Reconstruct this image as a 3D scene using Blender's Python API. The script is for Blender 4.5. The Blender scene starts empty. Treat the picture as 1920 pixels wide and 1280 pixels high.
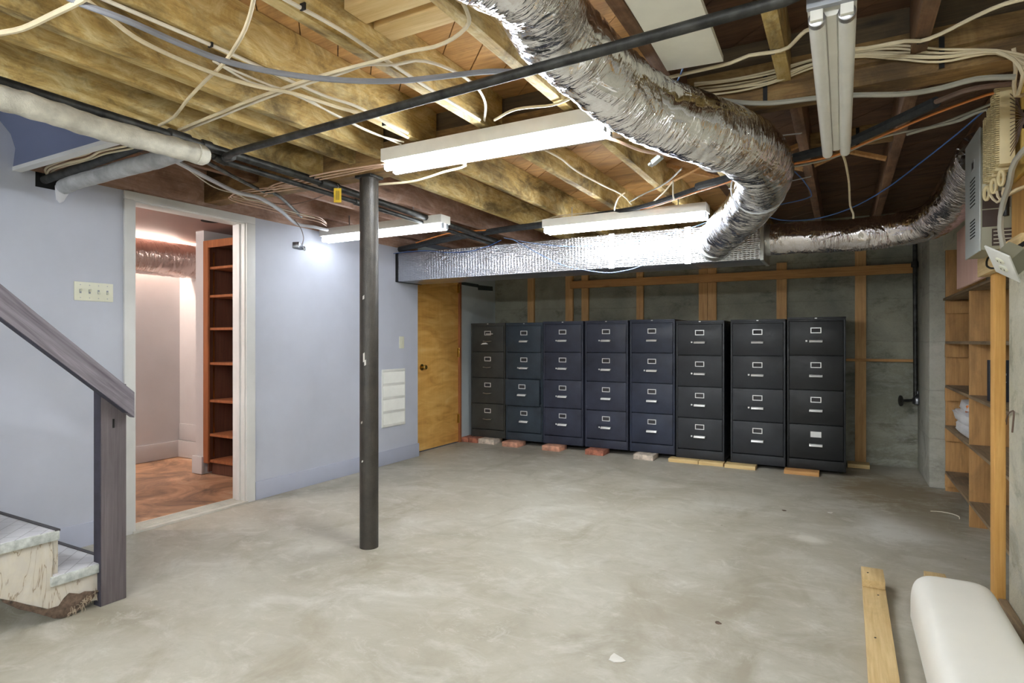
import bpy, bmesh, math, random
from mathutils import Vector, Matrix, noise as mnoise

# ------------------------------------------------------------------ scene, camera, world, lights
scn = bpy.context.scene
COL = scn.collection
random.seed(7)

cam_d = bpy.data.cameras.new('camera')
cam_d.sensor_width = 36.0
cam_d.lens = 36.0 * 1125.0 / 1920.0
cam_d.clip_start = 0.02
cam = bpy.data.objects.new('camera', cam_d)
COL.objects.link(cam)
cam.location = (0.0, 0.0, 1.18)
cam.rotation_euler = (math.radians(90), 0.0, math.atan(620.0 / 1125.0))
scn.camera = cam

world = bpy.data.worlds.new('world')
scn.world = world
world.use_nodes = True
world.node_tree.nodes['Background'].inputs[0].default_value = (0.8, 0.85, 1.0, 1)
world.node_tree.nodes['Background'].inputs[1].default_value = 0.02

scn.view_settings.view_transform = 'Standard'
scn.view_settings.look = 'None'
scn.view_settings.gamma = 1.0
scn.view_settings.use_curve_mapping = False
scn.view_settings.exposure = 0.85

TUBE_POWER = 37.0      # emission strength of the lit fluorescent tubes
REAR_FILL_POWER = 80.0      # fill fixtures added behind the camera to brighten the view
CLOSET_POWER = 120.0    # warm tube and added fill globe in the side room

# ------------------------------------------------------------------ material helpers
def lin(c):
    def f(v):
        v = v / 255.0
        return v / 12.92 if v <= 0.04045 else ((v + 0.055) / 1.055) ** 2.4
    return (f(c[0]), f(c[1]), f(c[2]), 1.0)

class NT:
    def __init__(self, name):
        self.m = bpy.data.materials.new(name)
        self.m.use_nodes = True
        self.t = self.m.node_tree
        self.b = self.t.nodes['Principled BSDF']
    def n(self, typ, **kw):
        nd = self.t.nodes.new(typ)
        for k, v in kw.items():
            if hasattr(nd, k): setattr(nd, k, v)
            else: nd.inputs[k.replace('_', ' ')].default_value = v
        return nd
    def l(self, a, b): self.t.links.new(a, b)
    def coords(self, kind='Object', scale=(1, 1, 1), rot=(0, 0, 0)):
        tc = self.n('ShaderNodeTexCoord'); mp = self.n('ShaderNodeMapping')
        mp.inputs['Scale'].default_value = scale
        mp.inputs['Rotation'].default_value = rot
        self.l(tc.outputs[kind], mp.inputs['Vector'])
        return mp.outputs['Vector']
    def noise(self, vec, scale, detail=4, rough=0.55, dist=0.0):
        nd = self.n('ShaderNodeTexNoise', Scale=scale, Detail=detail, Roughness=rough, Distortion=dist)
        self.l(vec, nd.inputs['Vector'])
        return nd.outputs['Fac']
    def ramp(self, fac, stops):
        nd = self.n('ShaderNodeValToRGB')
        e = nd.color_ramp.elements
        while len(e) < len(stops): e.new(0.5)
        for i, (p, c) in enumerate(stops):
            e[i].position = p
            e[i].color = c if len(c) == 4 else lin(c)
        self.l(fac, nd.inputs['Fac'])
        return nd.outputs['Color']
    def mix(self, fac, a, b, mode='MIX'):
        nd = self.n('ShaderNodeMix', data_type='RGBA', blend_type=mode)
        for sock, v in ((nd.inputs['Factor'], fac), (nd.inputs['A'], a), (nd.inputs['B'], b)):
            pass
        ins = {'f': nd.inputs[0], 'a': nd.inputs[6], 'b': nd.inputs[7]}
        for k, v in (('f', fac), ('a', a), ('b', b)):
            if hasattr(v, 'is_linked'): self.l(v, ins[k])
            elif k == 'f': ins[k].default_value = v
            else: ins[k].default_value = v if len(v) == 4 else lin(v)
        return nd.outputs[2]
    def bump(self, h, strength=0.3, dist=0.01):
        nd = self.n('ShaderNodeBump', Strength=strength, Distance=dist)
        self.l(h, nd.inputs['Height'])
        self.l(nd.outputs['Normal'], self.b.inputs['Normal'])
        return nd
    def base(self, c):
        if hasattr(c, 'is_linked'): self.l(c, self.b.inputs['Base Color'])
        else: self.b.inputs['Base Color'].default_value = c if len(c) == 4 else lin(c)
    def rough(self, r):
        if hasattr(r, 'is_linked'): self.l(r, self.b.inputs['Roughness'])
        else: self.b.inputs['Roughness'].default_value = r
    def metal(self, v): self.b.inputs['Metallic'].default_value = v

WH, BK = (1, 1, 1, 1), (0, 0, 0, 1)

def plain(name, c, rough=0.5, metal=0.0, vary=0.08, nscale=9.0, bump=0.0):
    t = NT(name)
    v = t.coords()
    f = t.noise(v, nscale, 4)
    lo = [max(0, k * (1 - vary)) for k in c]; hi = [min(255, k * (1 + vary)) for k in c]
    t.base(t.ramp(f, [(0.3, lo), (0.7, hi)]))
    t.rough(rough); t.metal(metal)
    if bump:
        t.bump(t.noise(v, nscale * 12, 3), bump, 0.003)
    return t.m

def wood(name, light, dark, axis='Y', rough=0.72, blotch=0.5, blotch_col=(60, 45, 25), knots=True, fine=1.0, bscale=2.2, mottle=0.0, mottle_col=(214, 204, 160), rotx=0.0):
    t = NT(name)
    ai = 'XYZ'.index(axis)
    def crd(sc):
        if not rotx: return t.coords(scale=sc)
        v0 = t.coords(rot=(rotx, 0, 0)); mp = t.n('ShaderNodeMapping'); mp.inputs['Scale'].default_value = sc
        t.l(v0, mp.inputs['Vector']); return mp.outputs['Vector']
    sc = [16 * fine] * 3; sc[ai] = 1.0 * fine
    g = t.noise(crd(sc), 2.2, 6, 0.6, 0.8)
    sc2 = [70 * fine] * 3; sc2[ai] = 2.0
    g2 = t.noise(crd(sc2), 2.0, 3)
    sc3 = [2.2] * 3; sc3[ai] = 0.9
    b = t.noise(crd(sc3), bscale, 8, 0.7, 0.6)
    mid = [(a + c) / 2 for a, c in zip(light, dark)]
    lo, hi = (0.18, 0.82) if mottle else (0.28, 0.72)
    col = t.ramp(g, [(lo, dark), (0.5, mid), (hi, light)])
    col = t.mix(0.35, col, t.ramp(g2, [(0.3, dark), (0.7, light)]))
    if mottle:
        sm = [9.0] * 3; sm[ai] = 5.0
        mo = t.noise(crd(sm), 1.0, 9, 0.75, 1.4)
        m0 = t.n('ShaderNodeMath', operation='MULTIPLY'); t.l(t.ramp(mo, [(0.47, BK), (0.66, WH)]), m0.inputs[0]); m0.inputs[1].default_value = mottle
        col = t.mix(m0.outputs[0], col, mottle_col)
        m1 = t.n('ShaderNodeMath', operation='MULTIPLY'); t.l(t.ramp(mo, [(0.30, WH), (0.44, BK)]), m1.inputs[0]); m1.inputs[1].default_value = mottle
        col = t.mix(m1.outputs[0], col, blotch_col)
    bm_ = t.ramp(b, [(0.47, BK), (0.64, WH)])
    sc_ = t.n('ShaderNodeMath', operation='MULTIPLY'); t.l(bm_, sc_.inputs[0]); sc_.inputs[1].default_value = blotch
    col = t.mix(sc_.outputs[0], col, blotch_col)
    if knots:
        sk = [6.0] * 3; sk[ai] = 1.6
        vo = t.n('ShaderNodeTexVoronoi', Scale=1.0)
        t.l(crd(sk), vo.inputs['Vector'])
        km = t.ramp(vo.outputs['Distance'], [(0.03, WH), (0.12, BK)])
        kk = t.n('ShaderNodeMath', operation='MULTIPLY'); t.l(km, kk.inputs[0]); kk.inputs[1].default_value = 0.7
        col = t.mix(kk.outputs[0], col, [c * 0.45 for c in dark])
    t.base(col); t.rough(rough)
    t.bump(g2, 0.25, 0.004)
    return t.m

def foil(name, tint=(244, 244, 246), rough=0.09, su=46.0, sv=9.0, strength=1.0, dist=0.010):
    # crinkled aluminium foil: streaks run around the sleeve (uv: metres along, metres around)
    t = NT(name)
    a = t.noise(t.coords('UV', (su, sv, 1), (0, 0, 0.25)), 1.0, 2.5, 0.5, 2.2)
    vo = t.n('ShaderNodeTexVoronoi', Scale=1.0); t.l(t.coords('UV', (su * 1.1, sv * 1.6, 1), (0, 0, -0.2)), vo.inputs['Vector'])
    b = t.noise(t.coords('UV', (su * 0.16, sv * 0.5, 1)), 1.0, 2, 0.5, 0.4)
    mk = t.ramp(t.noise(t.coords('UV', (5.0, 7.0, 1)), 1.0, 3, 0.5, 0.5), [(0.40, (90, 90, 90)), (0.6, WH)])
    ad = t.n('ShaderNodeMath', operation='ADD'); t.l(a, ad.inputs[0])
    hv = t.n('ShaderNodeMath', operation='MULTIPLY'); t.l(vo.outputs['Distance'], hv.inputs[0]); hv.inputs[1].default_value = 0.45; t.l(hv.outputs[0], ad.inputs[1])
    ml = t.n('ShaderNodeMath', operation='MULTIPLY'); t.l(ad.outputs[0], ml.inputs[0]); t.l(mk, ml.inputs[1])
    a2 = t.n('ShaderNodeMath', operation='ADD'); t.l(ml.outputs[0], a2.inputs[0]); t.l(b, a2.inputs[1])
    t.base(tint); t.metal(1.0); t.rough(rough)
    t.bump(a2.outputs[0], strength, dist)
    return t.m

def emit(name, c, strength):
    t = NT(name)
    t.base((245, 245, 245)); t.rough(0.4)
    t.b.inputs['Emission Color'].default_value = (*c, 1)
    t.b.inputs['Emission Strength'].default_value = strength
    return t.m

M = {}
# --- concrete floor
t = NT('concrete_floor')
v = t.coords()
n1 = t.noise(v, 0.9, 8, 0.62, 0.6)
n2 = t.noise(t.coords(scale=(1, 1.6, 1), rot=(0, 0, 0.5)), 2.6, 8, 0.7, 0.8)
n3 = t.noise(v, 34, 5, 0.7)
col = t.ramp(n1, [(0.30, (142, 136, 119)), (0.46, (168, 163, 148)), (0.70, (182, 179, 167))])
col = t.mix(t.ramp(n2, [(0.50, BK), (0.68, (190, 190, 190))]), col, (206, 204, 196))
col = t.mix(t.ramp(t.noise(t.coords(scale=(1.3, 0.8, 1)), 1.7, 6, 0.65, 1.0), [(0.52, BK), (0.70, (190, 190, 190))]), col, (130, 119, 95))
n5 = t.noise(t.coords(scale=(1.0, 1.35, 1), rot=(0, 0, 0.35)), 5.0, 10, 0.8, 0.6)
col = t.mix(t.ramp(n5, [(0.36, (150, 150, 150)), (0.5, BK)]), col, (146, 139, 122))
col = t.mix(t.ramp(n5, [(0.55, BK), (0.72, (200, 200, 200))]), col, (212, 210, 202))
col = t.mix(t.ramp(n3, [(0.3, (70, 70, 70)), (0.6, BK)]), col, (138, 132, 116))
# spills: a brown damp stain by the pier, chalky patches before the shelves
def spill(cx, cy, rx, ry, col_, amount, edge=0.5):
    global col
    mp = t.n('ShaderNodeMapping'); tc = t.n('ShaderNodeTexCoord')
    mp.inputs['Location'].default_value = (-cx / rx, -cy / ry, 0); mp.inputs['Scale'].default_value = (1 / rx, 1 / ry, 0)
    t.l(tc.outputs['Object'], mp.inputs['Vector'])
    ln = t.n('ShaderNodeVectorMath', operation='LENGTH'); t.l(mp.outputs['Vector'], ln.inputs[0])
    nz = t.n('ShaderNodeMath', operation='MULTIPLY_ADD'); t.l(n5, nz.inputs[0]); nz.inputs[1].default_value = 2.4; nz.inputs[2].default_value = -1.2
    sm = t.n('ShaderNodeMath', operation='ADD'); t.l(ln.outputs['Value'], sm.inputs[0]); t.l(nz.outputs[0], sm.inputs[1])
    mk = t.ramp(sm.outputs[0], [(0.35, WH), (0.95, BK)])
    am = t.n('ShaderNodeMath', operation='MULTIPLY'); t.l(mk, am.inputs[0]); am.inputs[1].default_value = amount
    col = t.mix(am.outputs[0], col, col_)
spill(0.36, 5.55, 0.55, 0.75, (124, 106, 74), 0.75)
spill(0.30, 4.45, 0.30, 0.45, (214, 212, 204), 0.8)
spill(0.50, 4.9, 0.35, 0.6, (134, 122, 98), 0.6)
spill(-0.18, 4.0, 0.13, 0.10, (208, 205, 194), 0.8)
spill(-3.0, 5.75, 0.7, 0.30, (136, 130, 116), 0.6)
spill(-0.6, 2.6, 0.35, 0.5, (150, 142, 124), 0.5)
vo = t.n('ShaderNodeTexVoronoi', Scale=2.3); t.l(v, vo.inputs['Vector'])
col = t.mix(t.ramp(vo.outputs['Distance'], [(0.008, WH), (0.016, BK)]), col, (90, 78, 60))
t.base(col)
t.rough(t.ramp(n2, [(0.3, (0.42,) * 3 + (1,)), (0.7, (0.62,) * 3 + (1,))]))
t.bump(t.noise(v, 55, 6, 0.7), 0.12, 0.004)
M['floor'] = t.m
# --- stained closet floor
t = NT('stained_floor')
v = t.coords()
n1 = t.noise(v, 2.4, 7, 0.65, 1.2)
col = t.ramp(n1, [(0.30, (84, 66, 54)), (0.45, (140, 108, 84)), (0.56, (176, 136, 104)), (0.72, (196, 174, 150))])
vo = t.n('ShaderNodeTexVoronoi', Scale=1.5); t.l(t.coords(scale=(1, 1, 0.01)), vo.inputs['Vector'])
col = t.mix(t.ramp(vo.outputs['Distance'], [(0.16, BK), (0.19, (90, 90, 90)), (0.22, BK)]), col, (70, 56, 46))
t.base(col); t.rough(0.55)
t.bump(t.noise(v, 40, 5), 0.12, 0.004)
M['closet_floor'] = t.m
# --- board-marked concrete
def concrete(name, cols, stain, stain_lo=0.55, courses=True, eff=0.6, bump=0.35):
    t = NT(name)
    v = t.coords()
    n1 = t.noise(v, 1.5, 8, 0.65, 0.4)
    col = t.ramp(n1, [(0.3, cols[0]), (0.5, cols[1]), (0.7, cols[2])])
    n2 = t.noise(t.coords(scale=(1, 1, 1.8)), 2.4, 8, 0.72, 0.3)
    col = t.mix(t.ramp(n2, [(stain_lo, BK), (stain_lo + 0.09, (190, 190, 190))]), col, stain)
    n3 = t.noise(v, 60, 4, 0.7)
    col = t.mix(t.ramp(n3, [(0.34, (110, 110, 110)), (0.5, BK)]), col, [c * 0.6 for c in cols[0]])
    # pale bloom of salts low on the wall
    n4 = t.noise(t.coords(scale=(1.2, 1.2, 2.5)), 1.9, 9, 0.75, 0.5)
    sx = t.n('ShaderNodeSeparateXYZ'); t.l(t.coords(), sx.inputs[0])
    zz = t.n('ShaderNodeMapRange'); zz.inputs[1].default_value = 0.0; zz.inputs[2].default_value = 1.7
    zz.inputs[3].default_value = 1.0; zz.inputs[4].default_value = 0.0
    t.l(sx.outputs[2], zz.inputs[0])
    mu = t.n('ShaderNodeMath', operation='MULTIPLY'); t.l(zz.outputs[0], mu.inputs[0])
    t.l(t.ramp(n4, [(0.47, BK), (0.57, WH)]), mu.inputs[1])
    m2 = t.n('ShaderNodeMath', operation='MULTIPLY'); t.l(mu.outputs[0], m2.inputs[0]); m2.inputs[1].default_value = eff
    col = t.mix(m2.outputs[0], col, (178, 178, 168))
    hgt = n3
    if courses:
        wv = t.n('ShaderNodeTexWave', wave_type='BANDS', bands_direction='Z', wave_profile='SAW', Scale=0.8, Distortion=0.4, Detail=2.0)
        t.l(v, wv.inputs['Vector'])
        ln = t.ramp(wv.outputs['Fac'], [(0.0, BK), (0.03, WH)])
        col = t.mix(0.22, col, ln, 'MULTIPLY')
        ad = t.n('ShaderNodeMath', operation='ADD'); t.l(n3, ad.inputs[0]); t.l(ln, ad.inputs[1])
        hgt = ad.outputs[0]
    t.base(col); t.rough(0.85)
    t.bump(hgt, bump, 0.008)
    return t.m
M['conc_back'] = concrete('back_concrete', [(118, 120, 110), (148, 148, 132), (172, 170, 152)], (70, 70, 60), 0.54, True, 0.85)
M['conc_right'] = concrete('right_concrete', [(158, 155, 134), (190, 186, 166), (212, 208, 192)], (112, 110, 94), 0.53, False, 0.6, 0.8)
M['conc_pier'] = concrete('pier_concrete', [(140, 140, 130), (168, 168, 156), (190, 188, 178)], (82, 82, 76), 0.58, True, 0.9)
# --- paints
def paint(name, c, rough=0.6, vary=0.03):
    t = NT(name); v = t.coords()
    lo = [k * (1 - vary) for k in c]; hi = [min(255, k * (1 + vary)) for k in c]
    t.base(t.ramp(t.noise(v, 1.6, 5, 0.6), [(0.3, lo), (0.7, hi)]))
    t.rough(rough); t.bump(t.noise(v, 160, 3), 0.06, 0.002)
    return t.m
M['wall_blue'] = paint('blue_grey_paint', (192, 196, 209))
M['base_blue'] = paint('blue_grey_gloss', (182, 187, 205), 0.45)
M['soffit'] = paint('deep_blue_paint', (112, 120, 150))
M['closet_wall'] = paint('closet_paint', (194, 192, 192))
M['closet_ceil'] = paint('closet_ceiling_paint', (160, 128, 118))
M['white_trim'] = paint('white_trim_paint', (222, 222, 220), 0.45, 0.05)
M['pale_wall'] = paint('pale_paint', (190, 200, 204))
M['rear_wall'] = paint('rear_paint', (205, 205, 202))
# --- woods
M['joist'] = wood('joist_wood', (220, 192, 122), (158, 126, 66), 'Y', blotch=0.85, blotch_col=(84, 66, 32), knots=False, mottle=0.75, mottle_col=(232, 218, 166))
M['joist_orange'] = wood('orange_joist_wood', (216, 170, 112), (166, 118, 66), 'Y', blotch=0.4, blotch_col=(96, 66, 36))
M['joist_brown'] = wood('brown_joist_wood', (150, 112, 80), (92, 64, 44), 'Y', blotch=0.6, blotch_col=(56, 40, 30), mottle=0.5, mottle_col=(150, 124, 98))  # brown timber; on the right-hand joists it also carries their shade
M['joist_pink'] = wood('pale_brown_joist_wood', (200, 166, 146), (142, 106, 86), 'Y', blotch=0.5, blotch_col=(96, 70, 58), mottle=0.5, mottle_col=(214, 190, 176))
M['girder'] = wood('girder_wood', (172, 136, 80), (88, 62, 34), 'X', blotch=0.7, blotch_col=(52, 38, 22), mottle=0.4, mottle_col=(190, 160, 104))
M['girder_dark'] = wood('dark_girder_wood', (110, 92, 62), (64, 50, 34), 'X', blotch=0.5, blotch_col=(44, 36, 26))
M['plank'] = wood('subfloor_wood', (214, 168, 104), (160, 114, 64), 'X', blotch=0.5, blotch_col=(84, 60, 36))
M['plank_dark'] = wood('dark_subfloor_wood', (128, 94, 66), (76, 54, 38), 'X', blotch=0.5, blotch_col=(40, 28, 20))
M['new_x'] = wood('new_lumber_x', (236, 212, 160), (206, 172, 112), 'X', blotch=0.15, blotch_col=(180, 140, 90))
M['new_y'] = wood('new_lumber_y', (228, 204, 154), (190, 158, 106), 'Y', blotch=0.25, blotch_col=(130, 104, 66))
M['stud'] = wood('stud_wood', (226, 186, 130), (190, 144, 92), 'Z', blotch=0.2, blotch_col=(130, 84, 44))
M['stud_x'] = wood('ledger_wood', (216, 168, 108), (172, 122, 70), 'X', blotch=0.2, blotch_col=(110, 70, 40))
M['stud_bright'] = wood('new_stud_wood', (226, 180, 108), (190, 138, 66), 'Z', blotch=0.15, blotch_col=(140, 92, 44))
M['shelf_board'] = wood('shelf_board_wood', (204, 160, 104), (160, 116, 68), 'Z', blotch=0.45, blotch_col=(104, 78, 52))
M['shelf_grey'] = wood('worn_shelf_wood', (164, 140, 108), (106, 88, 66), 'Y', blotch=0.5, blotch_col=(60, 50, 42))
M['pink_ply'] = wood('pink_plywood', (240, 206, 194), (220, 178, 164), 'Z', blotch=0.15, blotch_col=(190, 160, 190), fine=0.6)
M['rail'] = wood('weathered_rail_wood', (148, 142, 150), (76, 70, 78), 'Y', blotch=0.3, blotch_col=(66, 58, 60), rotx=0.738)
M['newel'] = wood('painted_post_wood', (112, 104, 106), (78, 70, 74), 'Z', blotch=0.3, blotch_col=(58, 52, 54), knots=False)
M['bookcase'] = wood('bookcase_wood', (112, 70, 50), (72, 42, 30), 'Z', blotch=0.2, blotch_col=(70, 40, 28), knots=False)
M['bookcase_frame'] = wood('bookcase_frame_wood', (176, 110, 66), (132, 78, 44), 'Z', blotch=0.15, blotch_col=(110, 60, 30), knots=False)
# --- figured birch door
t = NT('birch_door')
v = t.coords(scale=(1, 1.0, 0.35))
n1 = t.noise(t.coords(scale=(1, 1.6, 7.0)), 1.7, 4, 0.5, 1.1)
n2 = t.noise(t.coords(scale=(40, 40, 1.5)), 2.0, 3)
col = t.ramp(n1, [(0.28, (196, 138, 62)), (0.46, (224, 170, 86)), (0.62, (236, 190, 108)), (0.8, (246, 212, 140))])
col = t.mix(0.2, col, t.ramp(n2, [(0.3, (196, 140, 66)), (0.7, (240, 196, 118))]))
t.base(col); t.rough(0.38)
M['door'] = t.m
# --- metals, plastics
M['black_pipe'] = plain('black_iron', (58, 58, 56), 0.5, 0.6, 0.35, 20, 0.2)
M['grey_pipe'] = plain('grey_iron', (92, 92, 86), 0.5, 0.5, 0.3, 20, 0.2)
t = NT('painted_steel_post'); v = t.coords()
col = t.ramp(t.noise(v, 14, 5, 0.6), [(0.3, (42, 39, 35)), (0.7, (64, 59, 53))])
col = t.mix(t.ramp(t.noise(v, 170, 3, 0.6), [(0.58, BK), (0.72, (120, 120, 120))]), col, (124, 116, 104))
t.base(col); t.rough(0.42); t.bump(t.noise(v, 150, 3), 0.5, 0.003); M['post'] = t.m
M['foil'] = foil('foil_sleeve')
M['foil_dark'] = foil('foil_sleeve_aged', (222, 218, 220), 0.14)
M['foil_closet'] = foil('foil_sleeve_closet', (226, 206, 198), 0.18, 60, 5)
# rectangular duct wrap: fine reinforcement grid
t = NT('duct_wrap_foil')
v = t.coords()
wv = t.n('ShaderNodeTexWave', bands_direction='Z', Scale=22.0, Distortion=2.5, Detail=2.0); t.l(v, wv.inputs['Vector'])
wx = t.n('ShaderNodeTexWave', bands_direction='X', Scale=11.0, Distortion=2.0, Detail=2.0); t.l(v, wx.inputs['Vector'])
ad = t.n('ShaderNodeMath', operation='MULTIPLY'); t.l(wv.outputs['Fac'], ad.inputs[0]); t.l(wx.outputs['Fac'], ad.inputs[1])
n_ = t.n('ShaderNodeMath', operation='MULTIPLY'); t.l(t.noise(t.coords(scale=(3, 3, 5)), 1.6, 4, 0.6, 0.8), n_.inputs[0]); n_.inputs[1].default_value = 6.0
a2 = t.n('ShaderNodeMath', operation='ADD'); t.l(ad.outputs[0], a2.inputs[0]); t.l(n_.outputs[0], a2.inputs[1])
t.base((200, 202, 208)); t.metal(1.0); t.rough(0.28); t.bump(a2.outputs[0], 0.55, 0.0045)
M['duct'] = t.m
M['tape'] = plain('foil_tape', (206, 209, 214), 0.3, 1.0, 0.03, 8, 0.5)
M['collar'] = plain('galvanised_collar', (190, 192, 190), 0.35, 0.8, 0.06)
M['insul'] = plain('white_pipe_wrap', (206, 203, 192), 0.8, 0, 0.12, 14, 0.5)
M['insul_grey'] = plain('grey_pipe_wrap', (176, 178, 180), 0.7, 0, 0.12, 14, 0.5)
M['foam'] = plain('black_foam', (42, 44, 46), 0.85, 0, 0.2, 40, 0.3)
M['cream_cable'] = plain('cream_cable', (218, 204, 172), 0.5, 0, 0.08, 6)
M['white_cable'] = plain('white_cable', (224, 216, 198), 0.5, 0, 0.06, 6)
M['silver_cable'] = plain('silver_cable', (206, 208, 212), 0.4, 0.4, 0.05)
M['grey_cable'] = plain('grey_cable', (132, 134, 142), 0.55, 0, 0.06)
M['lightgrey_cable'] = plain('light_grey_cable', (164, 162, 150), 0.55, 0, 0.06)
M['brown_cable'] = plain('brown_cable', (104, 84, 72), 0.6, 0, 0.1)
M['blue_cable'] = plain('blue_cable', (66, 104, 168), 0.45, 0, 0.06)
M['paleblue_cable'] = plain('pale_blue_cable', (118, 144, 184), 0.45, 0, 0.06)
M['orange_cable'] = plain('orange_cable', (206, 128, 62), 0.5, 0, 0.06)
M['pink_cable'] = plain('pinkish_cable', (216, 184, 160), 0.5, 0, 0.06)
M['yellow_cable'] = plain('yellow_strip', (214, 176, 74), 0.5, 0, 0.06)
M['fixture'] = plain('fixture_enamel', (232, 230, 222), 0.4, 0, 0.03)
M['fixture_grey'] = plain('fixture_end_grey', (150, 154, 160), 0.4, 0.1, 0.03)
M['tube_off'] = plain('unlit_tube_glass', (246, 246, 242), 0.25, 0, 0.02)
M['pin'] = plain('tube_cap_metal', (170, 170, 172), 0.3, 0.9, 0.03)
M['tube_on'] = emit('lit_tube', (0.93, 0.98, 1.02), TUBE_POWER)
M['tube_dim'] = emit('lit_dimmed_tube', (0.90, 0.96, 1.05), TUBE_POWER * 0.30)  # same kind of lamp, turned down to limit the glow on the wall
M['tube_fill'] = emit('fill_tube_rear', (0.93, 0.98, 1.02), REAR_FILL_POWER)
M['tube_fill_dim'] = emit('fill_tube_rear_dim', (0.93, 0.98, 1.02), REAR_FILL_POWER * 0.34)
M['tube_warm'] = emit('lit_warm_tube', (1.0, 0.84, 0.74), CLOSET_POWER * 0.75)
M['globe_fill'] = emit('fill_warm_globe', (1.0, 0.93, 0.88), CLOSET_POWER)
M['plate'] = plain('ivory_plate', (226, 226, 206), 0.35, 0, 0.02)
M['white_plastic'] = plain('white_plastic', (236, 236, 230), 0.4, 0, 0.02)
M['white_board'] = plain('white_board', (242, 240, 228), 0.6, 0, 0.02)
M['white_cover'] = plain('white_cover', (246, 244, 236), 0.42, 0, 0.015, 3)
M['dark'] = plain('dark_void', (14, 13, 12), 0.9, 0, 0.1)
M['brass'] = plain('brass', (196, 160, 84), 0.25, 1.0, 0.05)
M['steel'] = plain('steel', (186, 188, 190), 0.3, 1.0, 0.05)
M['chrome'] = plain('cabinet_chrome', (232, 232, 230), 0.32, 0.25, 0.03)
M['card'] = plain('white_card', (230, 230, 228), 0.7, 0, 0.02)
M['cardslot'] = plain('dark_card_slot', (48, 46, 48), 0.7, 0, 0.05)
M['strap'] = plain('black_strap', (26, 26, 26), 0.5, 0.4, 0.1)
M['tag'] = plain('yellow_tag', (214, 178, 34), 0.55, 0, 0.05)
M['ink'] = plain('dark_ink', (44, 40, 36), 0.7, 0, 0.05)
M['box_grey'] = plain('grey_enamel_box', (184, 190, 190), 0.4, 0.1, 0.03)
M['box_side'] = plain('grey_enamel_side', (150, 148, 128), 0.45, 0.1, 0.03)
M['brown_label'] = plain('brown_label', (70, 56, 50), 0.6, 0, 0.1)
M['yellow_plastic'] = plain('yellow_backboard', (204, 170, 84), 0.5, 0, 0.08)
M['ivory_block'] = plain('ivory_block', (222, 206, 160), 0.45, 0, 0.05)
M['bag'] = plain('white_bag', (228, 228, 232), 0.3, 0, 0.04, 6, 0.5)
M['orange_print'] = plain('orange_print', (226, 130, 60), 0.5, 0, 0.05)
M['book'] = plain('dark_book', (42, 42, 50), 0.5, 0, 0.1)
M['valve'] = plain('valve_metal', (120, 122, 126), 0.3, 0.9, 0.15, 30)
M['brick_red'] = plain('red_brick', (158, 100, 80), 0.85, 0, 0.25, 24, 0.7)
M['brick_pale'] = plain('pale_brick', (196, 182, 168), 0.85, 0, 0.2, 24, 0.7)
M['brick_mix'] = plain('mortared_brick', (182, 134, 112), 0.85, 0, 0.25, 14, 0.7)
M['threshold'] = plain('ribbed_threshold', (206, 204, 194), 0.4, 0.05, 0.06)
M['carpet'] = plain('old_carpet', (92, 76, 64), 0.95, 0, 0.35, 40, 0.8)
M['dark_edge'] = plain('dark_edge_tone', (52, 50, 62), 0.6, 0, 0.15, 20)
M['thread'] = plain('frayed_thread', (176, 160, 138), 0.9, 0, 0.1)
M['dark_strip'] = plain('dark_tread_strip', (72, 70, 74), 0.6, 0, 0.1)
M['mark'] = plain('dark_paint_mark', (52, 62, 64), 0.7, 0, 0.1)
M['spider'] = plain('plaster_chip', (208, 206, 199), 0.8, 0, 0.05)
# painted plywood skirt with water stains
t = NT('stained_skirt'); v = t.coords()
n1 = t.noise(t.coords(scale=(1, 2.0, 0.7)), 3.0, 4, 0.55, 2.5)
col = t.ramp(n1, [(0.40, (204, 198, 186)), (0.495, (196, 188, 172)), (0.505, (138, 118, 92)), (0.52, (198, 190, 174)), (0.8, (208, 204, 196))])
col = t.mix(t.ramp(t.noise(v, 26, 4), [(0.4, (120, 120, 120)), (0.6, BK)]), col, (170, 168, 172))
t.base(col); t.rough(0.7); M['skirt'] = t.m
# vinyl treads: pale blocks with fine joints
t = NT('vinyl_tread')
br = t.n('ShaderNodeTexBrick', Scale=4.0)
br.inputs['Color1'].default_value = lin((216, 216, 220)); br.inputs['Color2'].default_value = lin((206, 207, 212))
br.inputs['Mortar'].default_value = lin((168, 168, 172)); br.inputs['Mortar Size'].default_value = 0.008
t.l(t.coords(rot=(0, 0, 0.78)), br.inputs['Vector'])
t.base(br.outputs['Color']); t.rough(0.4); M['vinyl'] = t.m
M['tread_edge'] = plain('scuffed_tread_edge', (178, 182, 178), 0.7, 0, 0.14, 40)
# cabinets
def cabpaint(name, c, scuff=0.25):
    t = NT(name); v = t.coords()
    t.b.inputs['Specular IOR Level'].default_value = 0.3
    col = t.ramp(t.noise(v, 5, 5, 0.6), [(0.3, [k * 0.85 for k in c]), (0.7, [k * 1.12 for k in c])])
    vo = t.n('ShaderNodeTexVoronoi', Scale=26.0); t.l(v, vo.inputs['Vector'])
    col = t.mix(t.ramp(vo.outputs['Distance'], [(0.05, (150, 150, 150)), (0.08, BK)]), col, [min(255, k * 2.0) for k in c])
    t.base(col)
    t.rough(t.ramp(t.noise(t.coords(scale=(2, 2, 4)), 2.0, 5, 0.6, 1.5), [(0.35, (0.34,) * 3 + (1,)), (0.65, (0.5,) * 3 + (1,))]))
    return t.m
CABM = {k: cabpaint('cabinet_' + k, c) for k, c in {
    'olive': (58, 58, 55), 'teal': (50, 59, 68), 'navy': (52, 55, 69), 'blue': (47, 52, 67), 'black': (44, 46, 50), 'coal': (29, 30, 31)}.items()}

# ------------------------------------------------------------------ geometry helpers
ORG = {}

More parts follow.
